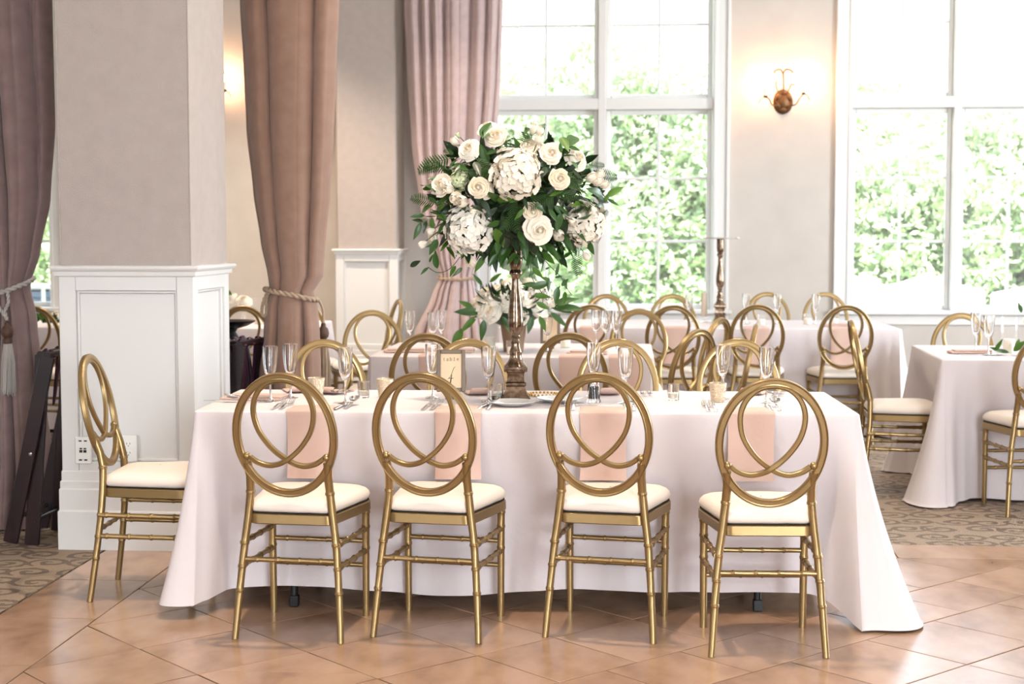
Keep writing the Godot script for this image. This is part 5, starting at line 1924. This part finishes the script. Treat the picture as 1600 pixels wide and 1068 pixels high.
	# a skirt of hanging leaves round the underside
	for k in 64:
		var a := k * 2.39996
		var rr := rng.randf_range(0.08, 0.29)
		var p := Vector3(cos(a) * rr, -0.085 - 0.11 * (1.0 - rr / 0.33) - rng.randf_range(0.0, 0.05), sin(a) * rr * 0.75)
		var d := Vector3(cos(a) * 0.35 + rng.randf_range(-0.5, 0.5), -1.0 + rng.randf_range(-0.1, 0.5), sin(a) * 0.35)
		part("leaf", leaves[rng.randi() % 4], [M.leaf, M.leaf_dark, M.leaf][rng.randi() % 3], o, aim(d, Vector3(cos(a), 0.2, sin(a) + 0.4), rng.randf_range(0.065, 0.095), p))
	# the trailing vine
	var vine := [Vector2(740, 770), Vector2(800, 800), Vector2(850, 850), Vector2(900, 900), Vector2(940, 970), Vector2(960, 995)]
	var vp := []
	for q in vine:
		vp.append(at.call(q.x, q.y, 0.17))
	stems.tube(spline(vp, 5), 0.0016, 5)
	stems.tube(spline([at.call(180, 850, 0.1), at.call(235, 880, 0.12), at.call(300, 860, 0.12), at.call(360, 790, 0.12)], 5), 0.0015, 5)
	stems.tube(spline([at.call(740, 790, 0.16), at.call(745, 900, 0.17), at.call(800, 990, 0.16), at.call(805, 1040, 0.15)], 5), 0.0015, 5)
	for q in [[748, 850, 795, 900], [730, 900, 760, 870], [780, 945, 703, 940], [745, 960, 840, 930], [818, 860, 840, 850], [838, 905, 835, 975], [870, 990, 895, 955], [885, 955, 875, 1040], [925, 980, 922, 1040], [915, 910, 932, 960], [870, 905, 905, 895], [875, 895, 890, 835], [755, 1000, 838, 1005], [770, 1040, 835, 1070], [845, 920, 800, 905], [905, 950, 940, 915]]:
		var a: Vector3 = at.call(q[0], q[1], 0.17)
		var b: Vector3 = at.call(q[2], q[3], 0.175)
		part("leaf", leaves[rng.randi() % 4], M.leaf if rng.randf() < 0.6 else M.leaf_light, o, aim(b - a, Vector3(rng.randf_range(-0.4, 0.4), 0.2, 1.0), (b - a).length() * 1.15, a))
	part("stems", stems, M.stem, o)
	# the dense foliage between, too crowded to tell apart
	var mass := MB.new()
	var mass2 := MB.new()
	var lm: Array = []
	for l in leaves:
		var ar: Array = l.surface_get_arrays(0)
		var b := MB.new()
		b.v = ar[Mesh.ARRAY_VERTEX]
		b.n = ar[Mesh.ARRAY_NORMAL]
		b.t = ar[Mesh.ARRAY_TEX_UV]
		b.x = ar[Mesh.ARRAY_INDEX]
		lm.append(b)
	for k in 760:
		var y := 1.0 - 1.9 * (k + 0.5) / 760
		var a := k * 2.39996
		var q := Vector3(cos(a) * sqrt(1 - y * y), y, sin(a) * sqrt(1 - y * y))
		var p := Vector3(q.x * 0.325, q.y * 0.225 - 0.01, q.z * 0.25) * rng.randf_range(0.62, 1.0)
		var d := q * 0.6 + Vector3(rng.randf_range(-1, 1), rng.randf_range(-1, 0.7), rng.randf_range(-1, 1)) * 0.8
		(mass if k % 3 else mass2).add(lm[rng.randi() % 4], aim(d, q, rng.randf_range(0.055, 0.095), p))
	part("foliage", mass, M.leaf_dark, o).set_meta("kind", "stuff")
	part("foliage", mass2, M.leaf, o).set_meta("kind", "stuff")
	# low bouquet on the middle table
	var lb := thing("flower_arrangement", "low bouquet of white roses and green leaves in a wooden pot, middle table", "flowers", Vector3(-0.63, 0.7456, -8.3), yaw)
	var pot := MB.new()
	pot.lathe([Vector2(0.0005, 0.0), Vector2(0.055, 0.0), Vector2(0.058, 0.05), Vector2(0.066, 0.10), Vector2(0.072, 0.15), Vector2(0.066, 0.152), Vector2(0.0005, 0.145)], 24)
	part("pot", pot, tri(mat(Color(0.52, 0.40, 0.30), 0.6), 4.0), lb)
	for q in [[-0.17, 0.235, 0.08, 0.085, 0], [-0.10, 0.33, 0.06, 0.075, 1], [-0.03, 0.26, 0.13, 0.085, 2], [-0.02, 0.37, 0.02, 0.07, 0], [0.06, 0.29, 0.11, 0.08, 1], [0.13, 0.24, 0.09, 0.085, 0], [0.09, 0.37, 0.0, 0.065, 2], [-0.11, 0.22, 0.14, 0.08, 1], [0.20, 0.28, 0.03, 0.075, 2], [0.03, 0.20, 0.15, 0.075, 0], [-0.16, 0.31, -0.03, 0.07, 2], [0.17, 0.35, -0.04, 0.06, 1], [-0.20, 0.27, 0.02, 0.055, 0]]:
		var p := Vector3(q[0], q[1], q[2])
		rose(roses[q[4]], M.petal_white if int(q[0] * 100) % 2 else M.petal, lb, aim(p - Vector3(0, 0.12, 0), Vector3.UP, q[3] * 1.75, p))
	for q in [[0.0, 0.3, 0.09, 0.12], [0.14, 0.31, 0.05, 0.1], [-0.08, 0.27, 0.05, 0.12]]:
		var p := Vector3(q[0], q[1], q[2])
		part("hydrangea", hyd, M.petal_white, lb, aim(p - Vector3(0, 0.1, 0), Vector3.UP, q[3] * 1.6, p))
	for q in [[-0.18, 0.22, 0.1, -0.30, 0.23], [-0.2, 0.2, 0.1, -0.28, 0.12], [-0.16, 0.18, 0.13, -0.17, 0.08], [-0.22, 0.24, 0.08, -0.27, 0.27], [0.14, 0.2, 0.13, 0.17, 0.13], [0.2, 0.22, 0.1, 0.28, 0.15], [0.22, 0.26, 0.06, 0.33, 0.30], [0.24, 0.24, 0.06, 0.36, 0.25], [0.2, 0.25, 0.05, 0.31, 0.22], [-0.13, 0.38, 0.0, -0.08, 0.42], [0.0, 0.40, 0.0, 0.05, 0.44], [-0.17, 0.36, -0.02, -0.21, 0.41], [0.1, 0.2, 0.14, 0.08, 0.12], [-0.06, 0.2, 0.15, -0.02, 0.13], [0.0, 0.33, 0.12, 0.06, 0.36], [-0.28, 0.13, 0.08, -0.33, 0.03], [-0.1, 0.3, 0.12, -0.05, 0.34]]:
		var a := Vector3(q[0], q[1], q[2])
		var b := Vector3(q[3], q[4], q[2] + 0.02)
		part("leaf", leaves[rng.randi() % 4], M.leaf_light if rng.randf() < 0.5 else M.leaf, lb, aim(b - a, Vector3(0.1, 0.4, 1.0), max(0.09, (b - a).length() * 1.15), a))
	var lc := MB.new()
	lc.lathe([Vector2(0.0005, 0.13), Vector2(0.09, 0.15), Vector2(0.17, 0.22), Vector2(0.15, 0.30), Vector2(0.08, 0.35), Vector2(0.0005, 0.36)], 16)
	for k in 90:
		var a := k * 2.39996
		var q := Vector3(cos(a), rng.randf_range(-0.6, 0.9), sin(a)).normalized()
		lc.add(lm[k % 4], aim(q + Vector3(0, 0.3, 0), q, 0.08, Vector3(q.x * 0.17, 0.25 + q.y * 0.10, q.z * 0.17)))
	part("foliage", lc, M.leaf_dark, lb).set_meta("kind", "stuff")
	# edge table: a rose in a bud vase, and loose greens
	var rv := thing("bud_vase", "cream roses in a clear bud vase on the edge table", "flowers", Vector3(2.15, 0.7456, -8.35))
	var vb := MB.new()
	vb.lathe([Vector2(0.0005, 0.0), Vector2(0.025, 0.0), Vector2(0.027, 0.01), Vector2(0.016, 0.05), Vector2(0.013, 0.09), Vector2(0.017, 0.12)], 20)
	part("vase", vb, M.thin, rv)
	var rst := MB.new()
	for q in [[-0.004, 0.17, 0.0], [0.065, 0.18, 0.01]]:
		rst.tube([Vector3(0, 0.01, 0), Vector3(q[0] * 0.3, 0.1, 0), Vector3(q[0], q[1] - 0.02, q[2])], 0.0025, 6)
		rose(roses[2], M.petal_cream, rv, aim(Vector3(q[0] * 2.0, 1.0, 0.5), Vector3.BACK, 0.095, Vector3(q[0], q[1], q[2])))
	part("stems", rst, M.stem, rv)
	for q in [[-0.02, 0.20, -0.03, 0.26], [-0.05, 0.22, -0.07, 0.28], [0.03, 0.22, 0.03, 0.27], [0.0, 0.13, 0.05, 0.11], [0.03, 0.13, 0.08, 0.10]]:
		part("leaf", leaves[rng.randi() % 4], M.leaf, rv, aim(Vector3(q[2] - q[0], q[3] - q[1], 0.01), Vector3(0.2, 0.2, 1), 0.065, Vector3(q[0], q[1], 0)))
	var gs := thing("greenery_sprig", "loose green leaves lying round the candle on the edge table", "leaves", Vector3(2.0, 0.7456, -8.27))
	for q in [[-0.06, 0.02, 0.8, 1.2], [-0.02, 0.015, 0.3, 2.4], [0.04, 0.02, 0.9, 0.4], [0.08, 0.02, 0.5, -0.6], [0.02, 0.012, 0.2, 3.3], [0.11, 0.012, 0.15, 0.2], [0.14, 0.012, 0.2, -0.3], [0.06, 0.02, 1.0, -1.2]]:
		part("leaf", leaves[rng.randi() % 4], M.leaf if q[2] < 0.6 else M.leaf_light, gs, aim(Vector3(cos(q[3]), q[2], sin(q[3]) * 0.5), Vector3(0, 0.4, 1), 0.085, Vector3(q[0], q[1], 0.02 * sin(q[3]))))
	# the white rose past the pillar, and the garland by the far window
	var wr := thing("bud_vase", "white rose with green leaves glimpsed just past the near pillar", "flowers", Vector3(-2.71, 0.7456, -10.55))
	part("vase", vb, M.thin, wr)
	rose(roses[1], M.petal_white, wr, aim(Vector3(0.1, 1, 0.8), Vector3.BACK, 0.13, Vector3(0, 0.17, 0)))
	rose(roses[0], M.petal_white, wr, aim(Vector3(-0.5, 1, 0.5), Vector3.BACK, 0.12, Vector3(-0.09, 0.19, 0)))
	for q in [[-0.04, 0.13, -0.09, 0.10], [0.02, 0.12, 0.06, 0.10], [-0.08, 0.2, -0.12, 0.27]]:
		part("leaf", leaves[0], M.leaf_light, wr, aim(Vector3(q[2] - q[0], q[3] - q[1], 0.01), Vector3(0.2, 0.2, 1), 0.08, Vector3(q[0], q[1], 0.02)))
	var ga := thing("garland", "leafy garland with white blooms on the table beside the mauve curtain", "flowers", Vector3(-3.9, 0.7456, -10.4))
	for k in 46:
		var x := -0.5 + k * 0.022
		part("leaf", leaves[k % 4], [M.leaf, M.leaf_dark, M.leaf_light][k % 3], ga, aim(Vector3(cos(k * 2.4), 0.7, sin(k * 2.4) * 0.6), Vector3(0, 0.3, 1), 0.10, Vector3(x, 0.02, 0.05 * sin(k * 1.7))))
	for x in [-0.35, -0.1, 0.14, 0.3]:
		rose(roses[0], M.petal_white, ga, aim(Vector3(0, 1, 0.7), Vector3.BACK, 0.10, Vector3(x, 0.07, 0.03)))


# -------------------------------------------------------------------- the lamps
func sconce(at: Vector3, turn: float, label: String) -> void:
	var o := thing("wall_lamp", label, "wall lamp", at, turn, "candle wall lamps")
	var gold: StandardMaterial3D = mat(Color(0.40, 0.29, 0.19), 0.4, 0.75)
	var pb := MB.new()
	var sq := Basis.from_scale(Vector3(1.25, 1.6, 1.0)) * Basis(Vector3.RIGHT, PI / 2)
	pb.lathe([Vector2(0.0005, 0.0), Vector2(0.062, 0.002), Vector2(0.07, 0.012), Vector2(0.055, 0.03), Vector2(0.05, 0.045), Vector2(0.03, 0.06), Vector2(0.0005, 0.065)], 24, Vector3.ZERO, sq)
	for k in 6:
		var a := TAU * k / 6 + 0.5
		pb.lathe([Vector2(0.0005, -0.04), Vector2(0.018, -0.02), Vector2(0.024, 0.0), Vector2(0.018, 0.02), Vector2(0.0005, 0.04)], 10, Vector3(cos(a) * 0.055, sin(a) * 0.075, 0.045), Basis(Vector3.BACK, a))
	part("back_plate", pb, gold, o)
	var st := MB.new()
	st.tube(spline([Vector3(0, 0.06, 0.05), Vector3(0, 0.16, 0.055), Vector3(-0.005, 0.26, 0.05)], 5), 0.007, 8)
	st.tube(spline([Vector3(-0.005, 0.25, 0.05), Vector3(-0.03, 0.285, 0.055), Vector3(-0.075, 0.275, 0.06), Vector3(-0.085, 0.25, 0.06)], 5), 0.007, 8)
	st.tube(spline([Vector3(-0.005, 0.25, 0.05), Vector3(0.02, 0.285, 0.055), Vector3(0.065, 0.275, 0.06), Vector3(0.08, 0.25, 0.06)], 5), 0.007, 8)
	st.tube(spline([Vector3(-0.02, 0.05, 0.05), Vector3(-0.055, 0.10, 0.06), Vector3(-0.07, 0.16, 0.06), Vector3(-0.055, 0.18, 0.06)], 5), 0.006, 8)
	st.tube(spline([Vector3(0.02, 0.05, 0.05), Vector3(0.05, 0.11, 0.06), Vector3(0.07, 0.15, 0.06), Vector3(0.10, 0.145, 0.06)], 5), 0.006, 8)
	part("leaf_spray", st, gold, o)
	for s in [-1.0, 1.0]:
		var y := 0.055 if s > 0 else 0.03
		var ab := MB.new()
		ab.tube(spline([Vector3(s * 0.03, -0.03, 0.05), Vector3(s * 0.10, -0.035, 0.09), Vector3(s * 0.135, 0.02, 0.115), Vector3(s * 0.165, y, 0.12)], 6), 0.0055, 8)
		ab.tube(spline([Vector3(s * 0.165, y, 0.12), Vector3(s * 0.20, y - 0.005, 0.125), Vector3(s * 0.225, y - 0.05, 0.13)], 6), 0.0045, 8)
		ab.lathe([Vector2(0.004, 0.0), Vector2(0.012, 0.004), Vector2(0.022, 0.014), Vector2(0.020, 0.017), Vector2(0.0005, 0.016)], 16, Vector3(s * 0.165, y, 0.12))
		var arm := part("arm", ab, gold, o)
		var cb := MB.new()
		cb.lathe([Vector2(0.0095, 0.015), Vector2(0.0095, 0.085), Vector2(0.0005, 0.086)], 14, Vector3(s * 0.165, y, 0.12))
		part("candle_sleeve", cb, M.wax, arm)
		var bb := MB.new()
		bb.lathe([Vector2(0.0005, 0.086), Vector2(0.009, 0.092), Vector2(0.0155, 0.108), Vector2(0.013, 0.128), Vector2(0.006, 0.148), Vector2(0.0005, 0.158)], 16, Vector3(s * 0.165, y, 0.12))
		var em := mat(Color(1.0, 0.85, 0.65), 0.5)
		em.emission_enabled = true
		em.emission = Color(1.0, 0.78, 0.52)
		em.emission_energy_multiplier = 7.0
		part("bulb", bb, em, arm)
		var dr := MB.new()
		for q in [[0.20, y - 0.06], [0.10, -0.07], [0.06, -0.09]]:
			dr.lathe([Vector2(0.0005, -0.035), Vector2(0.008, -0.025), Vector2(0.006, -0.008), Vector2(0.0005, 0.0)], 6, Vector3(s * q[0], q[1], 0.11))
		part("crystal_drop", dr, M.thin, o)
		var li := OmniLight3D.new()
		li.name = "bulb_light"
		li.light_color = Color(1.0, 0.79, 0.60)
		li.light_energy = 0.22
		li.light_size = 0.012
		li.omni_range = 8.0
		li.omni_attenuation = 2.0
		li.shadow_enabled = true
		li.position = Vector3(s * 0.165, y + 0.118, 0.12)
		o.add_child(li, true)


func lamps() -> void:
	sconce(Vector3(1.372, 2.575, -13.998), 0.0, "gilt wall lamp with two lit candle bulbs between the two big windows")
	sconce(Vector3(-3.88, 2.64, -13.998), 0.0, "gilt wall lamp hidden behind the near pillar, only its glow showing")
	# unseen ceiling spots lighting the room; aisle and pink-curtain ones are added fill
	var spots := [[Vector3(-0.62, 4.69, -5.15), "unseen ceiling spot above the front table", 1.9, 30.0], [Vector3(-2.0, 4.69, -5.2), "unseen ceiling spot lighting the floor before the near pillar", 0.15, 38.0], [Vector3(1.6, 4.69, -4.9), "unseen ceiling spot lighting the bare stone floor", 0.35, 38.0], [Vector3(-1.6, 4.69, -8.6), "unseen ceiling spot between the curtain and middle table, lighting both", 1.0, 40.0], [Vector3(0.6, 4.69, -8.6), "unseen ceiling spot lighting the middle table", 0.5, 40.0], [Vector3(2.6, 4.69, -8.2), "unseen ceiling spot lighting the edge table", 0.4, 40.0], [Vector3(-3.3, 4.69, -12.2), "unseen ceiling spot placed to light the wall past the pillar", 2.6, 42.0], [Vector3(-0.5, 4.69, -2.4), "unseen ceiling spot lighting the floor near the camera", 0.5, 42.0], [Vector3(-0.5, 4.69, -7.0), "added fill spot over the aisle, brightening the middle table front", 0.5, 40.0], [Vector3(-1.5, 4.69, -12.1), "added fill spot brightening the pink curtain", 0.8, 42.0]]
	for q in spots:
		var o := thing("ceiling_spot", q[1], "ceiling light", q[0])
		var rb := MB.new()
		rb.lathe([Vector2(0.055, -0.002), Vector2(0.058, -0.012), Vector2(0.075, -0.012), Vector2(0.08, 0.0), Vector2(0.08, 0.008)], 28)
		part("trim_ring", rb, M.paint, o)
		var db := MB.new()
		db.lathe([Vector2(0.0005, -0.001), Vector2(0.055, -0.001), Vector2(0.055, 0.006), Vector2(0.0005, 0.007)], 28)
		var em := mat(Color(1, 0.9, 0.75), 0.5)
		em.emission_enabled = true
		em.emission = Color(1.0, 0.8, 0.58)
		em.emission_energy_multiplier = 3.0
		part("lens", db, em, o)
		var li := SpotLight3D.new()
		li.name = "spot_light"
		li.light_color = Color(1.0, 0.92, 0.83)
		li.light_energy = SPOT * q[2]
		li.light_size = 0.05
		li.spot_range = 9.0
		li.spot_attenuation = 2.0
		li.spot_angle = q[3]
		li.spot_angle_attenuation = 0.6
		li.shadow_enabled = true
		li.position = Vector3(0, -0.03, 0)
		li.rotation.x = -PI / 2
		o.add_child(li, true)


# -------------------------------------------------------------- the tray stands
func tray_stand(label: String, at: Vector3, turn: float, spread: float, lean: float, top_share := 0.35, W := 0.34) -> void:
	# a folded stand: two crossed frames of flat legs, top bars joined by straps; local x along its bars
	var o := thing("tray_stand", label, "tray stand", at, turn, "folded tray stands")
	o.rotation.x = lean
	for f in [-1.0, 1.0]:
		for s in [-1.0, 1.0]:
			var mb := MB.new()
			var top := Vector3(s * W / 2, 0.86, f * spread * top_share)
			var bot := Vector3(s * (W / 2 + 0.0), 0.01, -f * spread)
			var d := (top - bot).normalized()
			var bs := Basis(Vector3.RIGHT, d, Vector3.RIGHT.cross(d))
			mb.box((top + bot) / 2 + Vector3(s * f * 0.012, 0, 0), Vector3(0.020, (top - bot).length(), 0.066), 0.004, bs)
			part("leg", mb, M.mahogany, o)
		var bb := MB.new()
		bb.tube([Vector3(-W / 2 - 0.02, 0.865, f * spread * top_share), Vector3(0, 0.865, f * spread * top_share), Vector3(W / 2 + 0.02, 0.865, f * spread * top_share)], 0.016, 12)
		part("top_bar", bb, M.mahogany, o)
		var lb := MB.new()
		lb.tube([Vector3(-W / 2, 0.12, -f * spread * 0.8), Vector3(0, 0.12, -f * spread * 0.8), Vector3(W / 2, 0.12, -f * spread * 0.8)], 0.011, 10)
		part("lower_bar", lb, M.mahogany, o)
	for s in [-1.0, 1.0]:
		var nb := MB.new()
		nb.lathe([Vector2(0.0005, 0.0), Vector2(0.009, 0.0), Vector2(0.008, 0.004), Vector2(0.0005, 0.006)], 12, Vector3(s * (W / 2 + 0.023), 0.42, 0), Basis(Vector3.BACK, -s * PI / 2))
		part("bolt", nb, M.steel, o)
	for x in [-W * 0.41, 0.0, W * 0.41]:
		var sb := MB.new()
		var z := spread * top_share
		sb.ribbon(spline([Vector3(x, 0.855, z + 0.017), Vector3(x, 0.884, z), Vector3(x, 0.86, z * 0.5), Vector3(x + 0.01, 0.62, 0.0), Vector3(x, 0.86, -z * 0.5), Vector3(x, 0.884, -z), Vector3(x, 0.855, -z - 0.017)], 5), spread_w([0.03, 0.03, 0.03, 0.03, 0.03, 0.03, 0.03], 5), 0.003, Vector3.RIGHT)
		part("strap", sb, M.strap, o)


func stands() -> void:
	tray_stand("dark folded tray stand leaning between the mauve curtain and the near pillar", Vector3(-2.70, 0, -6.70), deg_to_rad(90), 0.045, 0.15)
	tray_stand("dark folded tray stand with purple straps, behind the near pillar by the brown curtain", Vector3(-1.872, 0, -7.25), deg_to_rad(80), 0.062, 0.0, 0.8, 0.24)


# -------------------------------------------------------------------- outdoors
func outdoors() -> void:
	var gb := MB.new()
	gb.box(Vector3(0, -1.3, -45.0), Vector3(120, 0.4, 60.0), 0.01)
	var gr := struct("terrain", gb, tri(mat(Color(0.42, 0.52, 0.26), 0.95), 1.0), "sunlit lawn outside the windows")
	gr.set_meta("kind", "structure")
	var pb := MB.new()
	pb.box(Vector3(0, -0.6, -14.75), Vector3(40, 1.1, 0.9), 0.02)
	struct("terrace", pb, mat(Color(0.75, 0.74, 0.72), 0.9), "pale stone terrace under the windows")
	var leafs := [mat(Color(0.60, 0.66, 0.54), 0.6), mat(Color(0.54, 0.61, 0.49), 0.6), mat(Color(0.66, 0.71, 0.60), 0.6)]
	for m in leafs:
		m.backlight_enabled = true
		m.backlight = Color(0.42, 0.48, 0.32)
	var lb := MB.new()
	var lr := RandomNumberGenerator.new()
	lr.seed = 5
	for k in 10:
		var d := Vector3(lr.randfn(), lr.randfn() * 0.6, lr.randfn()).normalized()
		var e := d.cross(Vector3(lr.randfn(), 1, lr.randfn())).normalized()
		var c := Vector3(lr.randfn(), lr.randfn(), lr.randfn()) * 0.32
		lb.grid([PackedVector3Array([c - d * 0.24, c - d * 0.24 + e * 0.01]), PackedVector3Array([c - e * 0.10, c + e * 0.10 + Vector3(0, 0.03, 0)]), PackedVector3Array([c + d * 0.22, c + d * 0.23 + e * 0.01])], false, false, 0)
	var lm := lb.mesh()
	var r := RandomNumberGenerator.new()
	r.seed = 99
	var ts := [
		[Vector3(-3.6, -1.1, -27.0), 5.0, 2.7, 0, "leafy green tree outside, behind the big flower ball"],
		[Vector3(0.6, -1.1, -25.0), 4.6, 2.3, 1, "darker green tree outside the window beside the flower ball"],
		[Vector3(3.0, -1.1, -29.0), 5.6, 2.9, 2, "tall pale green tree outside, behind the wall between the windows"],
		[Vector3(5.2, -1.1, -26.0), 4.7, 2.5, 0, "round green tree outside, first one in the further window"],
		[Vector3(8.2, -1.1, -28.0), 4.2, 2.6, 1, "bushy green tree outside at the picture's edge"],
		[Vector3(-1.4, -1.1, -33.0), 6.6, 2.4, 2, "tall thin-leaved tree rising above the hedge outside"],
		[Vector3(-11.4, -1.1, -27.0), 5.5, 2.6, 0, "green tree outside seen past the mauve curtain"]]
	for q in ts:
		var o := thing("tree", q[4], "tree", q[0], 0.0, "trees outside the windows")
		var tb := MB.new()
		tb.tube(spline([Vector3.ZERO, Vector3(0.05, q[1] * 0.3, 0), Vector3(-0.03, q[1] * 0.75, 0.03)], 4), [0.16, 0.155, 0.15, 0.145, 0.14, 0.12, 0.10, 0.08, 0.05], 9)
		part("trunk", tb, mat(Color(0.36, 0.30, 0.24), 0.9), o)
		var mm := MultiMesh.new()
		mm.transform_format = MultiMesh.TRANSFORM_3D
		mm.mesh = lm
		var n := 9000
		mm.instance_count = n
		var clumps := []
		for k in 26:
			var y := r.randf_range(0.10, 1.0)
			var w := sqrt(max(0.05, 1.0 - pow((y - 0.42) / 0.62, 2)))
			var a := r.randf() * TAU
			clumps.append(Vector3(cos(a) * q[2] * w * 0.75, y * q[1], sin(a) * q[2] * w * 0.75))
		for k in n:
			var c: Vector3 = clumps[k % clumps.size()]
			var off: Vector3 = Vector3(r.randfn(), r.randfn() * 0.7, r.randfn()) * q[2] * 0.21
			var p: Vector3 = c + off
			p.y = max(p.y, 0.15)
			var bs := Basis.from_euler(Vector3(r.randf() * TAU, r.randf() * TAU, r.randf() * TAU)).scaled(Vector3.ONE * r.randf_range(0.2, 0.42))
			mm.set_instance_transform(k, Transform3D(bs, p))
		var mi := MultiMeshInstance3D.new()
		mi.name = "crown"
		mi.multimesh = mm
		mi.material_override = leafs[q[3]]
		o.add_child(mi, true)
		mi.set_meta("kind", "stuff")
	# white garden tents on the lawn
	var canvas := mat(Color(0.95, 0.95, 0.95), 0.8)
	for q in [[Vector3(2.52, -1.1, -18.6), 0.6, 2.06, 0.0, "white garden tent outside, nearer the wall lamp"], [Vector3(3.72, -1.1, -19.4), 0.5, 2.0, 0.25, "smaller white garden tent outside at the further window's mullion"], [Vector3(4.95, -1.1, -18.4), 0.58, 1.97, -0.1, "white garden tent outside, cut off by the picture's edge"]]:
		var o := thing("garden_tent", q[4], "tent", q[0], q[3], "white tents on the lawn")
		var w: float = q[1]
		var h: float = q[2]
		var rb := MB.new()
		var rim := [Vector3(-w, h - 0.2, w), Vector3(w, h - 0.2, w), Vector3(w, h - 0.2, -w), Vector3(-w, h - 0.2, -w)]
		for k in 4:
			var a: Vector3 = rim[k]
			var b: Vector3 = rim[(k + 1) % 4]
			var top := Vector3(0, h, 0)
			var rows := []
			for i in 5:
				var u := i / 4.0
				var sag := -0.02 * sin(PI * u)
				rows.append(PackedVector3Array([a.lerp(top, u) + Vector3(0, sag, 0), ((a + b) / 2).lerp(top, u) + Vector3(0, sag * 1.3, 0), b.lerp(top, u) + Vector3(0, sag, 0)]))
			rb.grid(rows, false, false, 0)
			rb.grid([PackedVector3Array([a, b]), PackedVector3Array([a - Vector3(0, 0.45, 0), b - Vector3(0, 0.45, 0)])], false, false, 0)
		part("canopy", rb, canvas, o)
		for k in 4:
			var lg := MB.new()
			lg.tube([Vector3(rim[k].x * 0.98, 0, rim[k].z * 0.98), Vector3(rim[k].x * 0.98, h * 0.5, rim[k].z * 0.98), Vector3(rim[k].x * 0.98, h - 0.21, rim[k].z * 0.98)], 0.03, 8)
			part("tent_pole", lg, M.paint, o)
	var rl := thing("railing", "white garden railing outside the window past the mauve curtain", "railing", Vector3(-6.6, -0.06, -15.1))
	var tr := MB.new()
	tr.box(Vector3(0, 0.92, 0), Vector3(3.6, 0.05, 0.06), 0.01)
	tr.box(Vector3(0, 0.15, 0), Vector3(3.6, 0.04, 0.05), 0.01)
	part("rail", tr, M.paint, rl)
	var bm := MB.new()
	bm.box(Vector3.ZERO, Vector3(0.035, 0.74, 0.035), 0.005)
	var bmm := bm.mesh()
	for k in 24:
		part("baluster", bmm, M.paint, rl, Transform3D(Basis.IDENTITY, Vector3(-1.75 + k * 0.15, 0.53, 0)))
	var bn := thing("garden_bin", "blue-grey bin outside the window past the mauve curtain", "bin", Vector3(-6.9, -1.1, -17.5))
	var nb := MB.new()
	nb.lathe([Vector2(0.0005, 0.0), Vector2(0.38, 0.0), Vector2(0.42, 1.75), Vector2(0.45, 1.76), Vector2(0.45, 1.82), Vector2(0.0005, 1.86)], 4, Vector3.ZERO, Basis.IDENTITY, PI / 4)
	part("body", nb, mat(Color(0.30, 0.36, 0.44), 0.6), bn)
	var hb := MB.new()
	hb.box(Vector3(0, 1.84, 0.3), Vector3(0.4, 0.03, 0.05), 0.01)
	part("handle", hb, M.black, bn)
